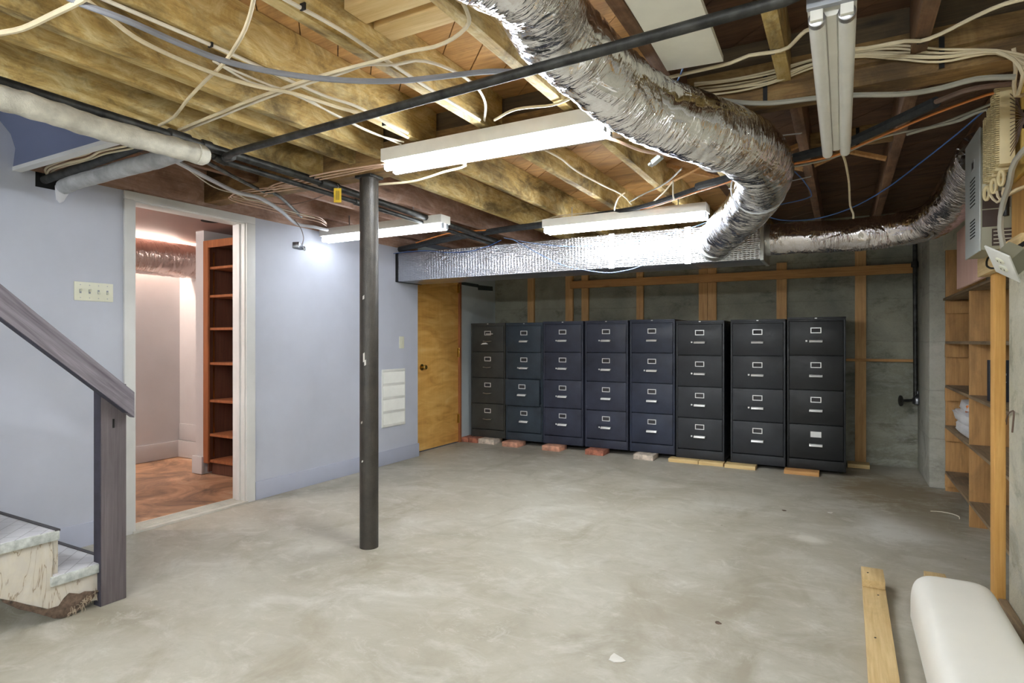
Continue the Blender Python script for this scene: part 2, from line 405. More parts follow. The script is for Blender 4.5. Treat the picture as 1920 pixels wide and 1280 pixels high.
def catmull(pts, step=0.02):
    P_ = [Vector(p) for p in pts]
    if len(P_) < 3:
        n = max(1, int((P_[1] - P_[0]).length / max(step, 0.05)))
        return [P_[0].lerp(P_[1], i / n) for i in range(n + 1)]
    Q = [P_[0] * 2 - P_[1]] + P_ + [P_[-1] * 2 - P_[-2]]
    out = []
    for i in range(1, len(Q) - 2):
        a, b, c, d = Q[i - 1], Q[i], Q[i + 1], Q[i + 2]
        n = max(2, int((c - b).length / step))
        for k in range(n):
            s = k / n
            out.append(0.5 * ((2 * b) + (c - a) * s + (2 * a - 5 * b + 4 * c - d) * s * s + (3 * b - a - 3 * c + d) * s ** 3))
    out.append(P_[-1])
    return out

class MB:
    def __init__(self):
        self.v = []; self.f = []; self.uv = {}
    def box(self, x0, x1, y0, y1, z0, z1):
        b = len(self.v)
        self.v += [(x0, y0, z0), (x1, y0, z0), (x1, y1, z0), (x0, y1, z0), (x0, y0, z1), (x1, y0, z1), (x1, y1, z1), (x0, y1, z1)]
        for q in ((0, 3, 2, 1), (4, 5, 6, 7), (0, 1, 5, 4), (1, 2, 6, 5), (2, 3, 7, 6), (3, 0, 4, 7)):
            self.f.append(tuple(b + i for i in q))
        return self
    def obox(self, c, ax, hs):
        c = Vector(c); A = [Vector(a).normalized() * h for a, h in zip(ax, hs)]
        b = len(self.v)
        for sx, sy, sz in ((-1, -1, -1), (1, -1, -1), (1, 1, -1), (-1, 1, -1), (-1, -1, 1), (1, -1, 1), (1, 1, 1), (-1, 1, 1)):
            self.v.append(tuple(c + A[0] * sx + A[1] * sy + A[2] * sz))
        for q in ((0, 3, 2, 1), (4, 5, 6, 7), (0, 1, 5, 4), (1, 2, 6, 5), (2, 3, 7, 6), (3, 0, 4, 7)):
            self.f.append(tuple(b + i for i in q))
        return self
    def beam(self, p, q, w, h, up=(0, 0, 1)):
        p, q = Vector(p), Vector(q); d = (q - p); s = d.cross(Vector(up)).normalized(); u = s.cross(d).normalized()
        return self.obox((p + q) / 2, (d, s, u), (d.length / 2, w / 2, h / 2))
    def prism(self, poly, axis, lo, hi):
        # poly: 2d points in the other two axes (in xyz order)
        b = len(self.v); n = len(poly)
        def mk(a, p):
            r = list(p); r.insert(axis, a); return tuple(r)
        self.v += [mk(lo, p) for p in poly] + [mk(hi, p) for p in poly]
        self.f.append(tuple(b + i for i in reversed(range(n)))); self.f.append(tuple(b + n + i for i in range(n)))
        for i in range(n):
            j = (i + 1) % n
            self.f.append((b + i, b + j, b + n + j, b + n + i))
        return self
    def tube(self, pts, r, seg=8, caps=True, smooth=True, step=0.03, rf=None, flat=1.0):
        L = catmull(pts, step) if smooth else [Vector(p) for p in pts]
        T = []
        for i in range(len(L)):
            a = L[max(0, i - 1)]; c = L[min(len(L) - 1, i + 1)]
            T.append((c - a).normalized())
        ref = Vector((0, 0, 1)) if abs(T[0].z) < 0.9 else Vector((1, 0, 0))
        n0 = (ref - T[0] * ref.dot(T[0])).normalized()
        b = len(self.v); s = 0.0
        for i, p in enumerate(L):
            n0 = (n0 - T[i] * n0.dot(T[i])).normalized(); bn = T[i].cross(n0)
            if i: s += (L[i] - L[i - 1]).length
            for k in range(seg):
                a = 2 * math.pi * k / seg
                rr = r if rf is None else r * rf(s, a)
                self.uv[len(self.v)] = (s, a * r)
                self.v.append(tuple(p + (n0 * math.cos(a) * flat + bn * math.sin(a)) * rr))
        for i in range(len(L) - 1):
            for k in range(seg):
                k2 = (k + 1) % seg
                self.f.append((b + i * seg + k, b + i * seg + k2, b + (i + 1) * seg + k2, b + (i + 1) * seg + k))
        if caps:
            self.f.append(tuple(b + k for k in reversed(range(seg))))
            e = b + (len(L) - 1) * seg
            self.f.append(tuple(e + k for k in range(seg)))
        return self
    def cyl(self, p, q, r, seg=16, r2=None):
        p, q = Vector(p), Vector(q); d = (q - p).normalized()
        ref = Vector((0, 0, 1)) if abs(d.z) < 0.9 else Vector((1, 0, 0))
        n0 = (ref - d * ref.dot(d)).normalized(); bn = d.cross(n0); b = len(self.v)
        for c, rr in ((p, r), (q, r if r2 is None else r2)):
            for k in range(seg):
                a = 2 * math.pi * k / seg
                self.v.append(tuple(c + (n0 * math.cos(a) + bn * math.sin(a)) * rr))
        for k in range(seg):
            k2 = (k + 1) % seg
            self.f.append((b + k, b + k2, b + seg + k2, b + seg + k))
        self.f.append(tuple(b + k for k in reversed(range(seg)))); self.f.append(tuple(b + seg + k for k in range(seg)))
        return self
    def lathe(self, c, axis, prof, seg=20):
        # prof: list of (distance along axis, radius)
        c = Vector(c); d = Vector(axis).normalized()
        ref = Vector((0, 0, 1)) if abs(d.z) < 0.9 else Vector((1, 0, 0))
        n0 = (ref - d * ref.dot(d)).normalized(); bn = d.cross(n0); b = len(self.v)
        for t_, rr in prof:
            for k in range(seg):
                a = 2 * math.pi * k / seg
                self.v.append(tuple(c + d * t_ + (n0 * math.cos(a) + bn * math.sin(a)) * rr))
        for i in range(len(prof) - 1):
            for k in range(seg):
                k2 = (k + 1) % seg
                self.f.append((b + i * seg + k, b + i * seg + k2, b + (i + 1) * seg + k2, b + (i + 1) * seg + k))
        self.f.append(tuple(b + k for k in reversed(range(seg))))
        e = b + (len(prof) - 1) * seg
        self.f.append(tuple(e + k for k in range(seg)))
        return self
    def mesh(self, name, org=(0, 0, 0), bevel=0.0, smooth=True):
        o = Vector(org)
        me = bpy.data.meshes.new(name)
        me.from_pydata([tuple(Vector(p) - o) for p in self.v], [], self.f)
        if self.uv:
            ul = me.uv_layers.new(name='UVMap')
            for lp in me.loops:
                ul.data[lp.index].uv = self.uv.get(lp.vertex_index, (0, 0))
        bm = bmesh.new(); bm.from_mesh(me)
        if not self.uv: bmesh.ops.recalc_face_normals(bm, faces=bm.faces)
        if bevel:
            ed = [e for e in bm.edges if len(e.link_faces) == 2 and e.calc_face_angle(0) > 0.5]
            bmesh.ops.bevel(bm, geom=ed, offset=bevel, segments=2, affect='EDGES', profile=0.6)
        bm.to_mesh(me); bm.free()
        if smooth:
            me.shade_smooth()
            me.set_sharp_from_angle(angle=math.radians(38))
        return me
    def build(self, name, mat, parent=None, bevel=0.0, org=None, smooth=True):
        if parent is not None:
            o_ = ORG[parent.name]
        elif org is not None:
            o_ = Vector(org)
        else:
            xs = [p[0] for p in self.v]; ys = [p[1] for p in self.v]; zs = [p[2] for p in self.v]
            o_ = Vector(((min(xs) + max(xs)) / 2, (min(ys) + max(ys)) / 2, min(zs)))
        me = self.mesh(name, o_, bevel, smooth)
        me.materials.append(mat if not isinstance(mat, str) else M[mat])
        ob = bpy.data.objects.new(name, me)
        COL.objects.link(ob)
        if parent is not None:
            ob.parent = parent
        else:
            ob.location = o_
        ORG[ob.name] = o_
        return ob

def thing(name, label, cat, loc, group=None):
    o = bpy.data.objects.new(name, None)
    COL.objects.link(o)
    o.location = loc; o.empty_display_size = 0.05
    ORG[o.name] = Vector(loc)
    o['label'] = label; o['category'] = cat
    if group: o['group'] = group
    return o

def tag(o, label, cat, group=None):
    o['label'] = label; o['category'] = cat
    if group: o['group'] = group
    return o

def struct(name, mb, mat, label=None, cat=None, bevel=0.0):
    o = mb.build(name, mat, None, bevel, org=(0, 0, 0))
    o['kind'] = 'structure'
    if label: o['label'] = label
    if cat: o['category'] = cat
    return o

def B(*a): return MB().box(*a)

# ================================================================== THE SETTING
JB = 2.20            # underside of the joists
JT = 2.39            # top of the joists / underside of the subfloor
LX = -3.83           # left wall face
BY = 6.70            # back wall face
RX = 0.64            # right wall face (near part)
RY = -3.0            # rear wall

fl = struct('floor', B(LX - 0.12, 1.3, RY, BY + 0.1, -0.15, 0.0), 'floor', 'bare grey concrete basement floor with stains', 'floor')
struct('floor_closet', B(-6.2, LX - 0.12, 1.2, 4.0, -0.15, -0.004), 'closet_floor', 'orange-brown stained floor of the side room', 'floor')

# left wall with the doorway; high part beside the stairwell
w = MB()
w.box(LX - 0.12, LX, RY, 1.52, 0, 3.3)
w.box(LX - 0.12, LX, 1.52, 2.10, 0, 2.10)
w.box(LX - 0.12, LX, 2.10, 2.92, 2.06, 2.10)
w.box(LX - 0.12, LX, 2.92, 4.94, 0, 2.10)
wl = struct('wall_left', w, 'wall_blue', 'blue-grey painted partition wall with the doorway', 'wall')
b = MB(); b.box(LX, LX + 0.012, 2.985, 4.95, 0, 0.135)
struct('baseboard_left', b, 'base_blue', 'flat blue-grey baseboard right of the doorway', 'baseboard', 0.003)
b = MB(); b.box(LX, LX + 0.012, 0.9, 2.05, 0, 0.135)
struct('baseboard_stair', b, 'base_blue', 'flat blue-grey baseboard between the stair and the doorway', 'baseboard', 0.003)
# pieces of wall above the partition (plates, recess)
w = MB(); w.box(-4.06, -3.94, 5.89, BY, 0, 2.2); w.box(-4.06, -3.94, 4.94, 5.89, 2.06, 2.2); w.box(-4.06, -3.95, 4.86, 5.03, 0, 2.2)
wlr = struct('wall_left_recess', w, 'pale_wall', 'pale painted wall beside the birch door behind the cabinets', 'wall')
w = MB(); w.box(LX - 0.12, LX, 1.55, 4.94, 2.10, JT)
struct('trim_plate', w, 'joist_pink', 'bare timber plate on top of the blue-grey wall', 'timber')

for pq in (((5.90, 1.885), (6.29, 1.885), (6.29, 1.845), (5.90, 1.85)), ((6.27, 1.875), (6.63, 1.885), (6.635, 1.83), (6.28, 1.815))):
    MB().prism(pq, 0, -3.9395, -3.937).build('dark_paint_patch', 'mark', wlr)

# back wall, pier, right wall
wb = struct('wall_back', B(-4.06, 1.3, BY, BY + 0.15, -0.02, 2.6), 'conc_back', 'dark board-marked concrete wall behind the filing cabinets', 'wall')
struct('wall_pier', B(0.61, 1.3, 5.86, BY, 0, 2.2), 'conc_pier', 'grey concrete pier in the back right corner', 'wall', 0.012)
wr = MB(); wr.box(RX, 1.3, RY, 3.36, 0, 1.56); wr.box(RX + 0.02, 1.3, RY, 3.36, 1.56, JT); wr.box(0.97, 1.3, 3.36, 5.86, 0, JT); wr.box(0.70, 0.97, 3.36, 5.86, 1.9, JT)
struct('wall_right', wr, 'conc_right', 'rough beige concrete wall beside the upright stud', 'wall')
struct('wall_rear', B(LX - 0.12, 1.3, RY - 0.1, RY, 0, 3.3), 'rear_wall', 'pale wall at the camera end of the basement', 'wall')

# timber frame on the back wall
for (x0, x1, zt) in ((-3.450, -3.362, 1.98), (-2.935, -2.840, 1.98), (-2.727, -2.640, 1.98), (-2.056, -1.976, 1.98), (-1.364, -1.273, 1.98), (-1.270, -1.181, 1.98), (-0.591, -0.496, 1.98), (0.104, 0.197, 2.15)):
    B(x0, x1, BY - 0.04, BY - 0.001, 0.0, zt).build('stud', 'stud', wb, 0.003)
B(-2.86, 0.60, BY - 0.078, BY - 0.04, 1.812, 1.900).build('ledger_board', 'stud_x', wb, 0.003)
B(-0.02, 0.60, BY - 0.062, BY - 0.041, 0.990, 1.015).build('batten', 'stud_x', wb, 0.002)


# ceiling: subfloor planks, joists, girder
ce = MB()
ce.box(-4.1, 1.3, 1.50, BY + 0.1, JT + 0.03, JT + 0.06)
ce.box(-2.7, 1.3, RY, 1.50, JT + 0.03, JT + 0.06)
ce.box(-4.1, -2.4, RY, 1.50, 3.28, 3.34)
ceil = struct('ceiling', ce, 'plank_dark', 'exposed joists and diagonal subfloor boards of the floor above', 'ceiling')

def clip(poly, a, b_, c):
    out = []
    for i in range(len(poly)):
        p, q = poly[i], poly[(i + 1) % len(poly)]
        dp = a * p[0] + b_ * p[1] - c; dq = a * q[0] + b_ * q[1] - c
        if dp <= 0: out.append(p)
        if dp * dq < 0:
            s = dp / (dp - dq); out.append((p[0] + (q[0] - p[0]) * s, p[1] + (q[1] - p[1]) * s))
    return out
W_ = 0.142
def diag_planks(x0, x1, y0, y1):
    r2 = math.sqrt(0.5)
    lo = (x0 + y0) * r2; hi = (x1 + y1) * r2
    k = int(math.floor(lo / W_))
    while k * W_ < hi:
        poly = [(x0, y0), (x1, y0), (x1, y1), (x0, y1)]
        poly = clip(poly, r2, r2, (k + 1) * W_ - 0.004)
        if len(poly) > 2: poly = clip(poly, -r2, -r2, -(k * W_))
        if len(poly) > 2:
            z = JT + random.uniform(0, 0.004)
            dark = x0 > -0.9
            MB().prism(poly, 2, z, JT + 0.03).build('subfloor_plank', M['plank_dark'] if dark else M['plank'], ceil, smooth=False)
        k += 1
diag_planks(-2.74, -0.62, RY, 2.6)
diag_planks(-0.62, 1.0, 0.5, 2.6)
diag_planks(-3.95, -0.85, 2.6, BY)
diag_planks(-0.85, 1.0, 2.6, BY)
diag_planks(-3.95, -2.74, 1.55, 2.6)

def joist(x, y0, y1, mat, zb=JB, w=0.048):
    return B(x - w / 2, x + w / 2, y0, y1, zb, JT).build('joist', mat, ceil, 0.003)
joist(-2.725, RY, 2.58, 'joist', 2.145)
joist(-2.47, RY, 2.58, 'joist')
joist(-2.31, RY, 2.58, 'joist_orange', JB + 0.03)
joist(-2.262, RY, 2.58, 'joist')
joist(-1.90, RY, 2.58, 'joist')
joist(-1.50, RY, 2.58, 'joist')
joist(-1.06, RY, 2.58, 'joist')
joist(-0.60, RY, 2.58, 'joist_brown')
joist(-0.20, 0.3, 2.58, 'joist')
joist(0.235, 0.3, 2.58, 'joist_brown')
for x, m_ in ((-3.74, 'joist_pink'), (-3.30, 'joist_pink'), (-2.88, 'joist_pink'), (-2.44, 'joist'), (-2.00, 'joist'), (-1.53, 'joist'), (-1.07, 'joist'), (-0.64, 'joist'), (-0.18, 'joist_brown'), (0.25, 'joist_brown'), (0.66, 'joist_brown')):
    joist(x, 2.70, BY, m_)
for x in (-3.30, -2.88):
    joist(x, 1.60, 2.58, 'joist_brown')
B(LX, -2.75, 1.545, 1.60, JB - 0.06, JT).build('header_joist', 'girder', ceil, 0.003)
B(LX, 0.97, 2.58, 2.70, 2.13, 2.29).build('girder', 'girder', ceil, 0.004)
B(-3.9, 0.97, 2.60, 2.66, 2.29, JT).build('blocking', 'girder_dark', ceil)
# new lumber blocking in one bay, old blocking and bridging in others
B(-1.474, -1.086, 1.50, 1.607, 2.30, 2.34).build('blocking', 'new_x', ceil, 0.002)
B(-1.474, -1.086, 1.645, 1.745, 2.30, 2.34).build('blocking', 'new_x', ceil, 0.002)
B(-0.155, 0.225, 3.60, 3.64, 2.205, 2.30).build('blocking', 'girder', ceil, 0.003)
for (xa, xb) in ((-1.04, -0.67), (-0.15, 0.22), (-0.61, -0.21)):
    MB().beam((xa, 4.0, 2.23), (xb, 4.0, 2.37), 0.04, 0.02).build('bridging', 'joist_orange', ceil)
    MB().beam((xa, 4.06, 2.37), (xb, 4.06, 2.23), 0.04, 0.02).build('bridging', 'joist_orange', ceil)
for x, z in ((-0.27, 2.18), (0.305, 2.19)):
    st = B(x - 0.008, x + 0.008, 2.573, 2.579, z - 0.05, z + 0.06).build('nail_strap', 'strap', ceil)
B(0.06, 0.076, 3.593, 3.599, 2.19, 2.29).build('nail_strap', 'strap', ceil)

# painted soffit that closes the stairwell
so = MB()
prof = [(1.50, 2.10), (1.51, 2.20), (1.49, 2.27), (1.44, 2.33), (1.34, 2.40), (1.1, 2.55), (0.6, 2.85), (-0.1, 3.27)]
outer = [(y + 0.03, z + 0.03) for y, z in reversed(prof)]
so.prism(prof + outer, 0, LX, -2.755)
struct('trim_soffit', so, 'soffit', 'dark blue curved soffit of the stairwell', 'soffit')
struct('trim_soffit_edge', B(LX, -2.755, 1.497, 1.538, 2.08, 2.10), 'white_trim', 'white edge strip under the blue stairwell soffit', 'trim')
struct('wall_stairwell', B(-2.75, -2.70, RY, 1.52, JT, 3.3), 'wall_blue', 'blue-grey upper wall of the stairwell', 'wall')

# doorway casing and jambs
dc = struct('trim_1', MB().box(LX, LX + 0.018, 2.052, 2.118, 0, 2.048), 'white_trim', 'white painted casing around the open doorway', 'door frame', 0.004)
B(LX, LX + 0.018, 2.903, 2.978, 0, 2.048).build('casing', 'white_trim', dc, 0.004)
B(LX, LX + 0.018, 2.052, 2.978, 2.048, 2.100).build('head_casing', 'white_trim', dc, 0.004)
B(LX - 0.13, LX + 0.004, 2.895, 2.922, 0, 2.06).build('jamb', 'white_trim', dc, 0.003)
B(LX - 0.13, LX + 0.004, 2.098, 2.112, 0, 2.06).build('jamb', 'white_trim', dc, 0.003)
B(LX - 0.13, LX + 0.004, 2.10, 2.92, 2.040, 2.06).build('head_jamb', 'white_trim', dc, 0.003)
B(LX - 0.08, LX - 0.04, 2.882, 2.897, 0, 2.045).build('door_stop', 'white_trim', dc, 0.003)
th = MB().box(LX - 0.15, LX + 0.025, 2.10, 2.91, 0, 0.014)
for i in range(6):
    th.box(LX - 0.13 + i * 0.022, LX - 0.122 + i * 0.022, 2.10, 2.91, 0.013, 0.018)
tag(th.build('threshold', 'threshold'), 'ribbed grey threshold strip across the open doorway', 'threshold')

# side room behind the doorway
struct('wall_closet_back', B(-6.12, -5.98, 1.2, 4.0, 0, 2.3), 'closet_wall', 'pale back wall of the side room', 'wall')
struct('wall_closet_end', B(-6.0, LX - 0.12, 3.76, 3.9, 0, 2.3), 'closet_wall', 'pale end wall of the side room', 'wall')
struct('wall_closet_near', B(-6.0, LX - 0.12, 1.2, 1.3, 0, 2.3), 'closet_wall', 'near end wall of the side room', 'wall')
struct('ceiling_closet', B(-6.0, LX - 0.125, 1.2, 3.9, 2.17, 2.24), 'closet_ceil', 'pinkish ceiling of the side room', 'ceiling')
struct('baseboard_closet', MB().box(-5.98, -5.965, 1.3, 3.76, 0, 0.165), 'closet_wall', 'tall painted baseboard along the back of the side room', 'baseboard', 0.003)
bb = MB().box(-5.965, -5.15, 3.735, 3.76, 0, 0.17); bb.box(-5.965, -5.15, 3.745, 3.76, 0.175, 0.34)
struct('baseboard_closet_end', bb, 'closet_wall', 'double baseboard on the end wall of the side room', 'baseboard', 0.003)
struct('wall_pilaster', MB().box(-5.105, -4.99, 3.36, 3.76, 0, 2.17), 'closet_wall', 'narrow painted wall end beside the bookcase', 'wall')
struct('baseboard_pilaster', MB().box(-5.125, -4.985, 3.335, 3.36, 0, 0.155), 'closet_wall', 'small baseboard block on the wall end', 'baseboard', 0.003)
struct('baseboard_near', MB().box(-4.06, -3.955, 2.10, 2.125, 0, 0.14), 'base_blue', 'blue-grey baseboard end just inside the doorway', 'baseboard', 0.003)
MB().cyl((-4.55, 3.12, 2.166), (-4.55, 3.12, 2.172), 0.07, 20).build('ceiling_hole', 'dark', bpy.data.objects['ceiling_closet'])

# birch door on the left behind the partition
dr = struct('door_1', B(-3.985, -3.945, 5.035, 5.855, 0.012, 2.05), 'door', 'figured birch flush door beside the filing cabinets', 'door', 0.003)
B(-3.99, -3.925, 5.86, 5.895, 0, 2.06).build('jamb', 'bookcase_frame', dr, 0.003)
B(-3.99, -3.925, 4.995, 5.03, 0, 2.06).build('jamb', 'bookcase_frame', dr, 0.003)
kn = MB().lathe((-3.945, 5.155, 0.905), (1, 0, 0), [(0, 0.034), (0.006, 0.034), (0.008, 0.012), (0.03, 0.012), (0.035, 0.022), (0.05, 0.028), (0.062, 0.022), (0.066, 0.008)], 20)
kn.build('door_knob', 'brass', dr)
for z in (1.05, 0.28, 1.80):
    MB().box(-3.948, -3.938, 5.835, 5.862, z - 0.05, z + 0.05).cyl((-3.936, 5.858, z - 0.055), (-3.936, 5.858, z + 0.055), 0.007, 10).build('hinge', 'brass', dr)

# ================================================================== LARGE OBJECTS
# steel column
pc = (-2.385, 2.625, 0)
po = thing('support_column', 'dark speckled steel pipe column standing in the middle of the floor', 'column', pc)
MB().lathe((pc[0], pc[1], 0), (0, 0, 1), [(0, 0.053), (2.115, 0.053)], 32).build('shaft', 'post', po)
MB().box(pc[0] - 0.058, pc[0] + 0.058, pc[1] - 0.055, pc[1] + 0.055, 2.113, 2.129).build('cap_plate', 'black_pipe', po, 0.002)
for (a, z, l_) in ((-1.35, 1.43, 0.02), (-1.3, 1.09, 0.05), (-1.15, 1.06, 0.03), (-1.6, 0.72, 0.012), (-1.5, 0.5, 0.01)):
    a += -0.1
    cx, cy = pc[0] + 0.0535 * math.cos(a), pc[1] + 0.0535 * math.sin(a)
    MB().obox((cx, cy, z), ((-math.sin(a), math.cos(a), 0.6), (math.cos(a), math.sin(a), 0), (0, 0, 1)), (0.006, 0.0006, l_ / 2)).build('paint_chip', 'spider', po)

# rectangular foil-wrapped duct
du = thing('air_duct', 'foil-wrapped rectangular air duct hung across the back of the room', 'duct', (-2.15, 4.8, 1.765))
DY0, DY1, DZ0, DZ1 = 4.59, 4.97, 1.765, 2.04
B(-3.828, -0.50, DY0, DY1, DZ0, DZ1).build('duct_wrap', 'duct', du, 0.012)
for x, wd in ((-1.62, 0.045), (-1.02, 0.045)):
    MB().box(x - wd / 2, x + wd / 2, DY0 - 0.002, DY1 + 0.002, DZ0 - 0.002, DZ1 + 0.002).build('foil_tape_band', 'tape', du)
B(-0.515, -0.49, DY0 - 0.008, DY1 + 0.008, DZ0 - 0.008, DZ1 + 0.012).build('end_flange', 'collar', du, 0.003)
B(-3.829, -3.80, DY0 - 0.003, DY1 + 0.003, DZ0 - 0.003, DZ1 + 0.003).build('wall_flange', 'strap', du)

def crinkle(seed, amp=0.03, ridge=0.016, pitch=0.045):
    def f(s, a):
        n1 = mnoise.noise(Vector((s * 26 + seed, math.cos(a) * 2.4, math.sin(a) * 2.4)))
        n2 = mnoise.noise(Vector((s * 7 + seed * 2, math.cos(a) * 1.1, math.sin(a) * 1.1)))
        return 1 + amp * n1 + amp * 1.2 * n2 + ridge * math.sin(2 * math.pi * s / pitch + 1.5 * n2)
    return f
fx = thing('flexible_duct', 'large shiny foil flexible duct curving down from the ceiling to the rectangular duct', 'duct', (-0.6, 2.9, 1.76))
path = [(-1.02, 0.95, 2.19), (-0.783, 1.422, 2.190), (-0.796, 1.743, 2.165), (-0.668, 2.144, 2.060), (-0.485, 2.366, 2.000), (-0.357, 2.636, 1.985), (-0.325, 3.042, 1.970), (-0.454, 3.553, 1.935), (-0.70, 4.20, 1.905), (-0.80, 4.50, 1.90)]
MB().tube(path, 0.128, 48, True, True, 0.009, crinkle(1.0, 0.035, 0.006, 0.05)).build('foil_sleeve', 'foil', fx)
MB().cyl((-0.79, 4.42, 1.902), (-0.82, 4.60, 1.90), 0.131, 36).build('collar', 'collar', fx)
for (c_, d_) in (((-0.426, 2.506, 1.995), (0.35, 0.93, -0.02)), ((-0.372, 3.251, 1.955), (-0.3, 0.95, -0.06))):
    c_ = Vector(c_); d_ = Vector(d_).normalized()
    ring = []
    ref = Vector((0, 0, 1)); n0 = (ref - d_ * ref.dot(d_)).normalized(); bn = d_.cross(n0)
    for k in range(25):
        a = 2 * math.pi * k / 24
        ring.append(c_ + (n0 * math.cos(a) + bn * math.sin(a)) * 0.133)
    MB().tube(ring, 0.004, 6, True, False).build('band_clamp', 'silver_cable', fx)
for (p_, q_) in (((-0.303, 2.792, 2.060), (-0.161, 2.941, 2.100)), ((-0.286, 3.401, 2.000), (-0.146, 3.494, 2.040)), ((-0.537, 3.387, 2.000), (-0.367, 3.386, 1.990))):
    MB().beam(p_, q_, 0.012, 0.003).build('hanger_strap', 'silver_cable', fx)

fr = thing('flexible_duct', 'dull foil flexible duct running from the duct end to the right wall', 'duct', (0.1, 4.75, 1.8))
path = [(-0.50, 4.77, 1.925), (-0.30, 4.77, 1.925), (0.05, 4.76, 1.915), (0.30, 4.74, 1.92), (0.48, 4.60, 1.94), (0.57, 4.30, 1.99), (0.585, 3.95, 2.04), (0.585, 3.52, 2.065)]
MB().tube(path, 0.112, 36, True, True, 0.011, crinkle(5.0, 0.045, 0.006)).build('foil_sleeve', 'foil_dark', fr)
MB().cyl((-0.505, 4.77, 1.925), (-0.46, 4.77, 1.925), 0.116, 32).build('collar', 'collar', fr)

fc = thing('flexible_duct', 'foil flexible duct under the ceiling of the side room', 'duct', (-5.79, 2.6, 1.78))
MB().tube([(-5.69, 1.35, 1.972), (-5.69, 2.5, 1.972), (-5.69, 3.74, 1.972)], 0.165, 40, True, True, 0.012, crinkle(9.0, 0.03, 0.008)).build('foil_sleeve', 'foil_closet', fc)

# ---- filing cabinets
def cabinet(x0, x1, yf, z0, H, mat, label, locks, extra=None, ajar=None, dull=False, card=()):
    w = x1 - x0; D = 0.635
    t = thing('file_cabinet', label, 'filing cabinet', ((x0 + x1) / 2, yf + D / 2, z0), 'row of black filing cabinets')
    m = CABM[mat]
    s = 0.016
    body = MB()
    body.box(x0, x0 + s, yf + 0.004, yf + D, z0, z0 + H)          # sides
    body.box(x1 - s, x1, yf + 0.004, yf + D, z0, z0 + H)
    body.box(x0 + s, x1 - s, yf + D - 0.01, yf + D, z0, z0 + H)   # back
    body.box(x0 + s, x1 - s, yf + 0.03, yf + D - 0.01, z0, z0 + 0.02)
    body.box(x0 + s, x1 - s, yf + 0.006, yf + 0.02, z0, z0 + 0.085)   # kick
    body.box(x0 + s, x1 - s, yf + 0.006, yf + 0.02, z0 + H - 0.035, z0 + H - 0.02)
    body.box(x0 + s, x1 - s, yf + 0.035, yf + 0.05, z0 + 0.02, z0 + H - 0.02)
    body.build('carcass', m, t, 0.0015)
    B(x0 - 0.001, x1 + 0.001, yf, yf + D, z0 + H - 0.02, z0 + H).build('top_panel', m, t, 0.004)
    MB().box((x0 + x1) / 2 - 0.009, (x0 + x1) / 2 + 0.009, yf - 0.0015, yf + 0.001, z0 + H - 0.014, z0 + H - 0.007).build('maker_badge', 'chrome', t)
    zb = z0 + 0.088; zt = z0 + H - 0.037
    dh = (zt - zb) / 4.0
    hm = M['steel'] if dull else M['chrome']
    for i in range(4):                 # 0 = top drawer
        d1 = zt - i * dh; d0 = d1 - dh + 0.007
        y = yf - (0.035 if ajar == i else 0.0)
        dxa = -0.006 if ajar == i else 0.0
        a0, a1 = x0 + s + 0.003 + dxa, x1 - s - 0.003 + dxa
        front = MB().box(a0, a1, y, y + 0.022, d0, d1)
        if ajar == i: front.box(a0 + 0.01, a1 - 0.01, y + 0.02, y + 0.3, d0 + 0.02, d1 - 0.08)
        dr_ = front.build('drawer', m, t, 0.003)
        cx = (a0 + a1) / 2
        # label holder: frame with a dark slot or card
        lw, lh, zc = 0.043, 0.025, d1 - dh * 0.265
        fr_ = MB()
        q = 0.007
        fr_.box(cx - lw, cx + lw, y - 0.004, y + 0.001, zc + lh - q, zc + lh)
        fr_.box(cx - lw, cx + lw, y - 0.004, y + 0.001, zc - lh, zc - lh + q)
        fr_.box(cx - lw, cx - lw + q, y - 0.004, y + 0.001, zc - lh + q, zc + lh - q)
        fr_.box(cx + lw - q, cx + lw, y - 0.004, y + 0.001, zc - lh + q, zc + lh - q)
        fr_.build('label_holder', 'chrome', dr_)
        MB().box(cx - lw + q, cx + lw - q, y - 0.0015, y + 0.0005, zc - lh + q, zc + lh - q).build('label_card', M['card'] if i in card else M['cardslot'], dr_)
        # pull
        zh = d1 - dh * 0.575; hw = 0.053
        if dull:
            pts = [(cx - hw, y, zh), (cx - hw, y - 0.02, zh - 0.002), (cx, y - 0.026, zh - 0.006), (cx + hw, y - 0.02, zh - 0.002), (cx + hw, y, zh)]
            MB().tube(pts, 0.005, 8, True, False).build('handle', hm, dr_)
        else:
            pr_ = [(y + 0.001, zh + 0.011), (y - 0.020, zh + 0.008), (y - 0.028, zh - 0.006), (y - 0.026, zh - 0.011), (y - 0.019, zh - 0.001), (y + 0.001, zh + 0.002)]
            MB().prism(pr_, 0, cx - hw, cx + hw).build('handle', hm, dr_, 0.0012)
        if i in locks:
            MB().box(cx - hw - 0.030, cx - hw - 0.015, y - 0.007, y + 0.001, zh - 0.006, zh + 0.009).build('thumb_latch', 'chrome', dr_, 0.0015)
    return t

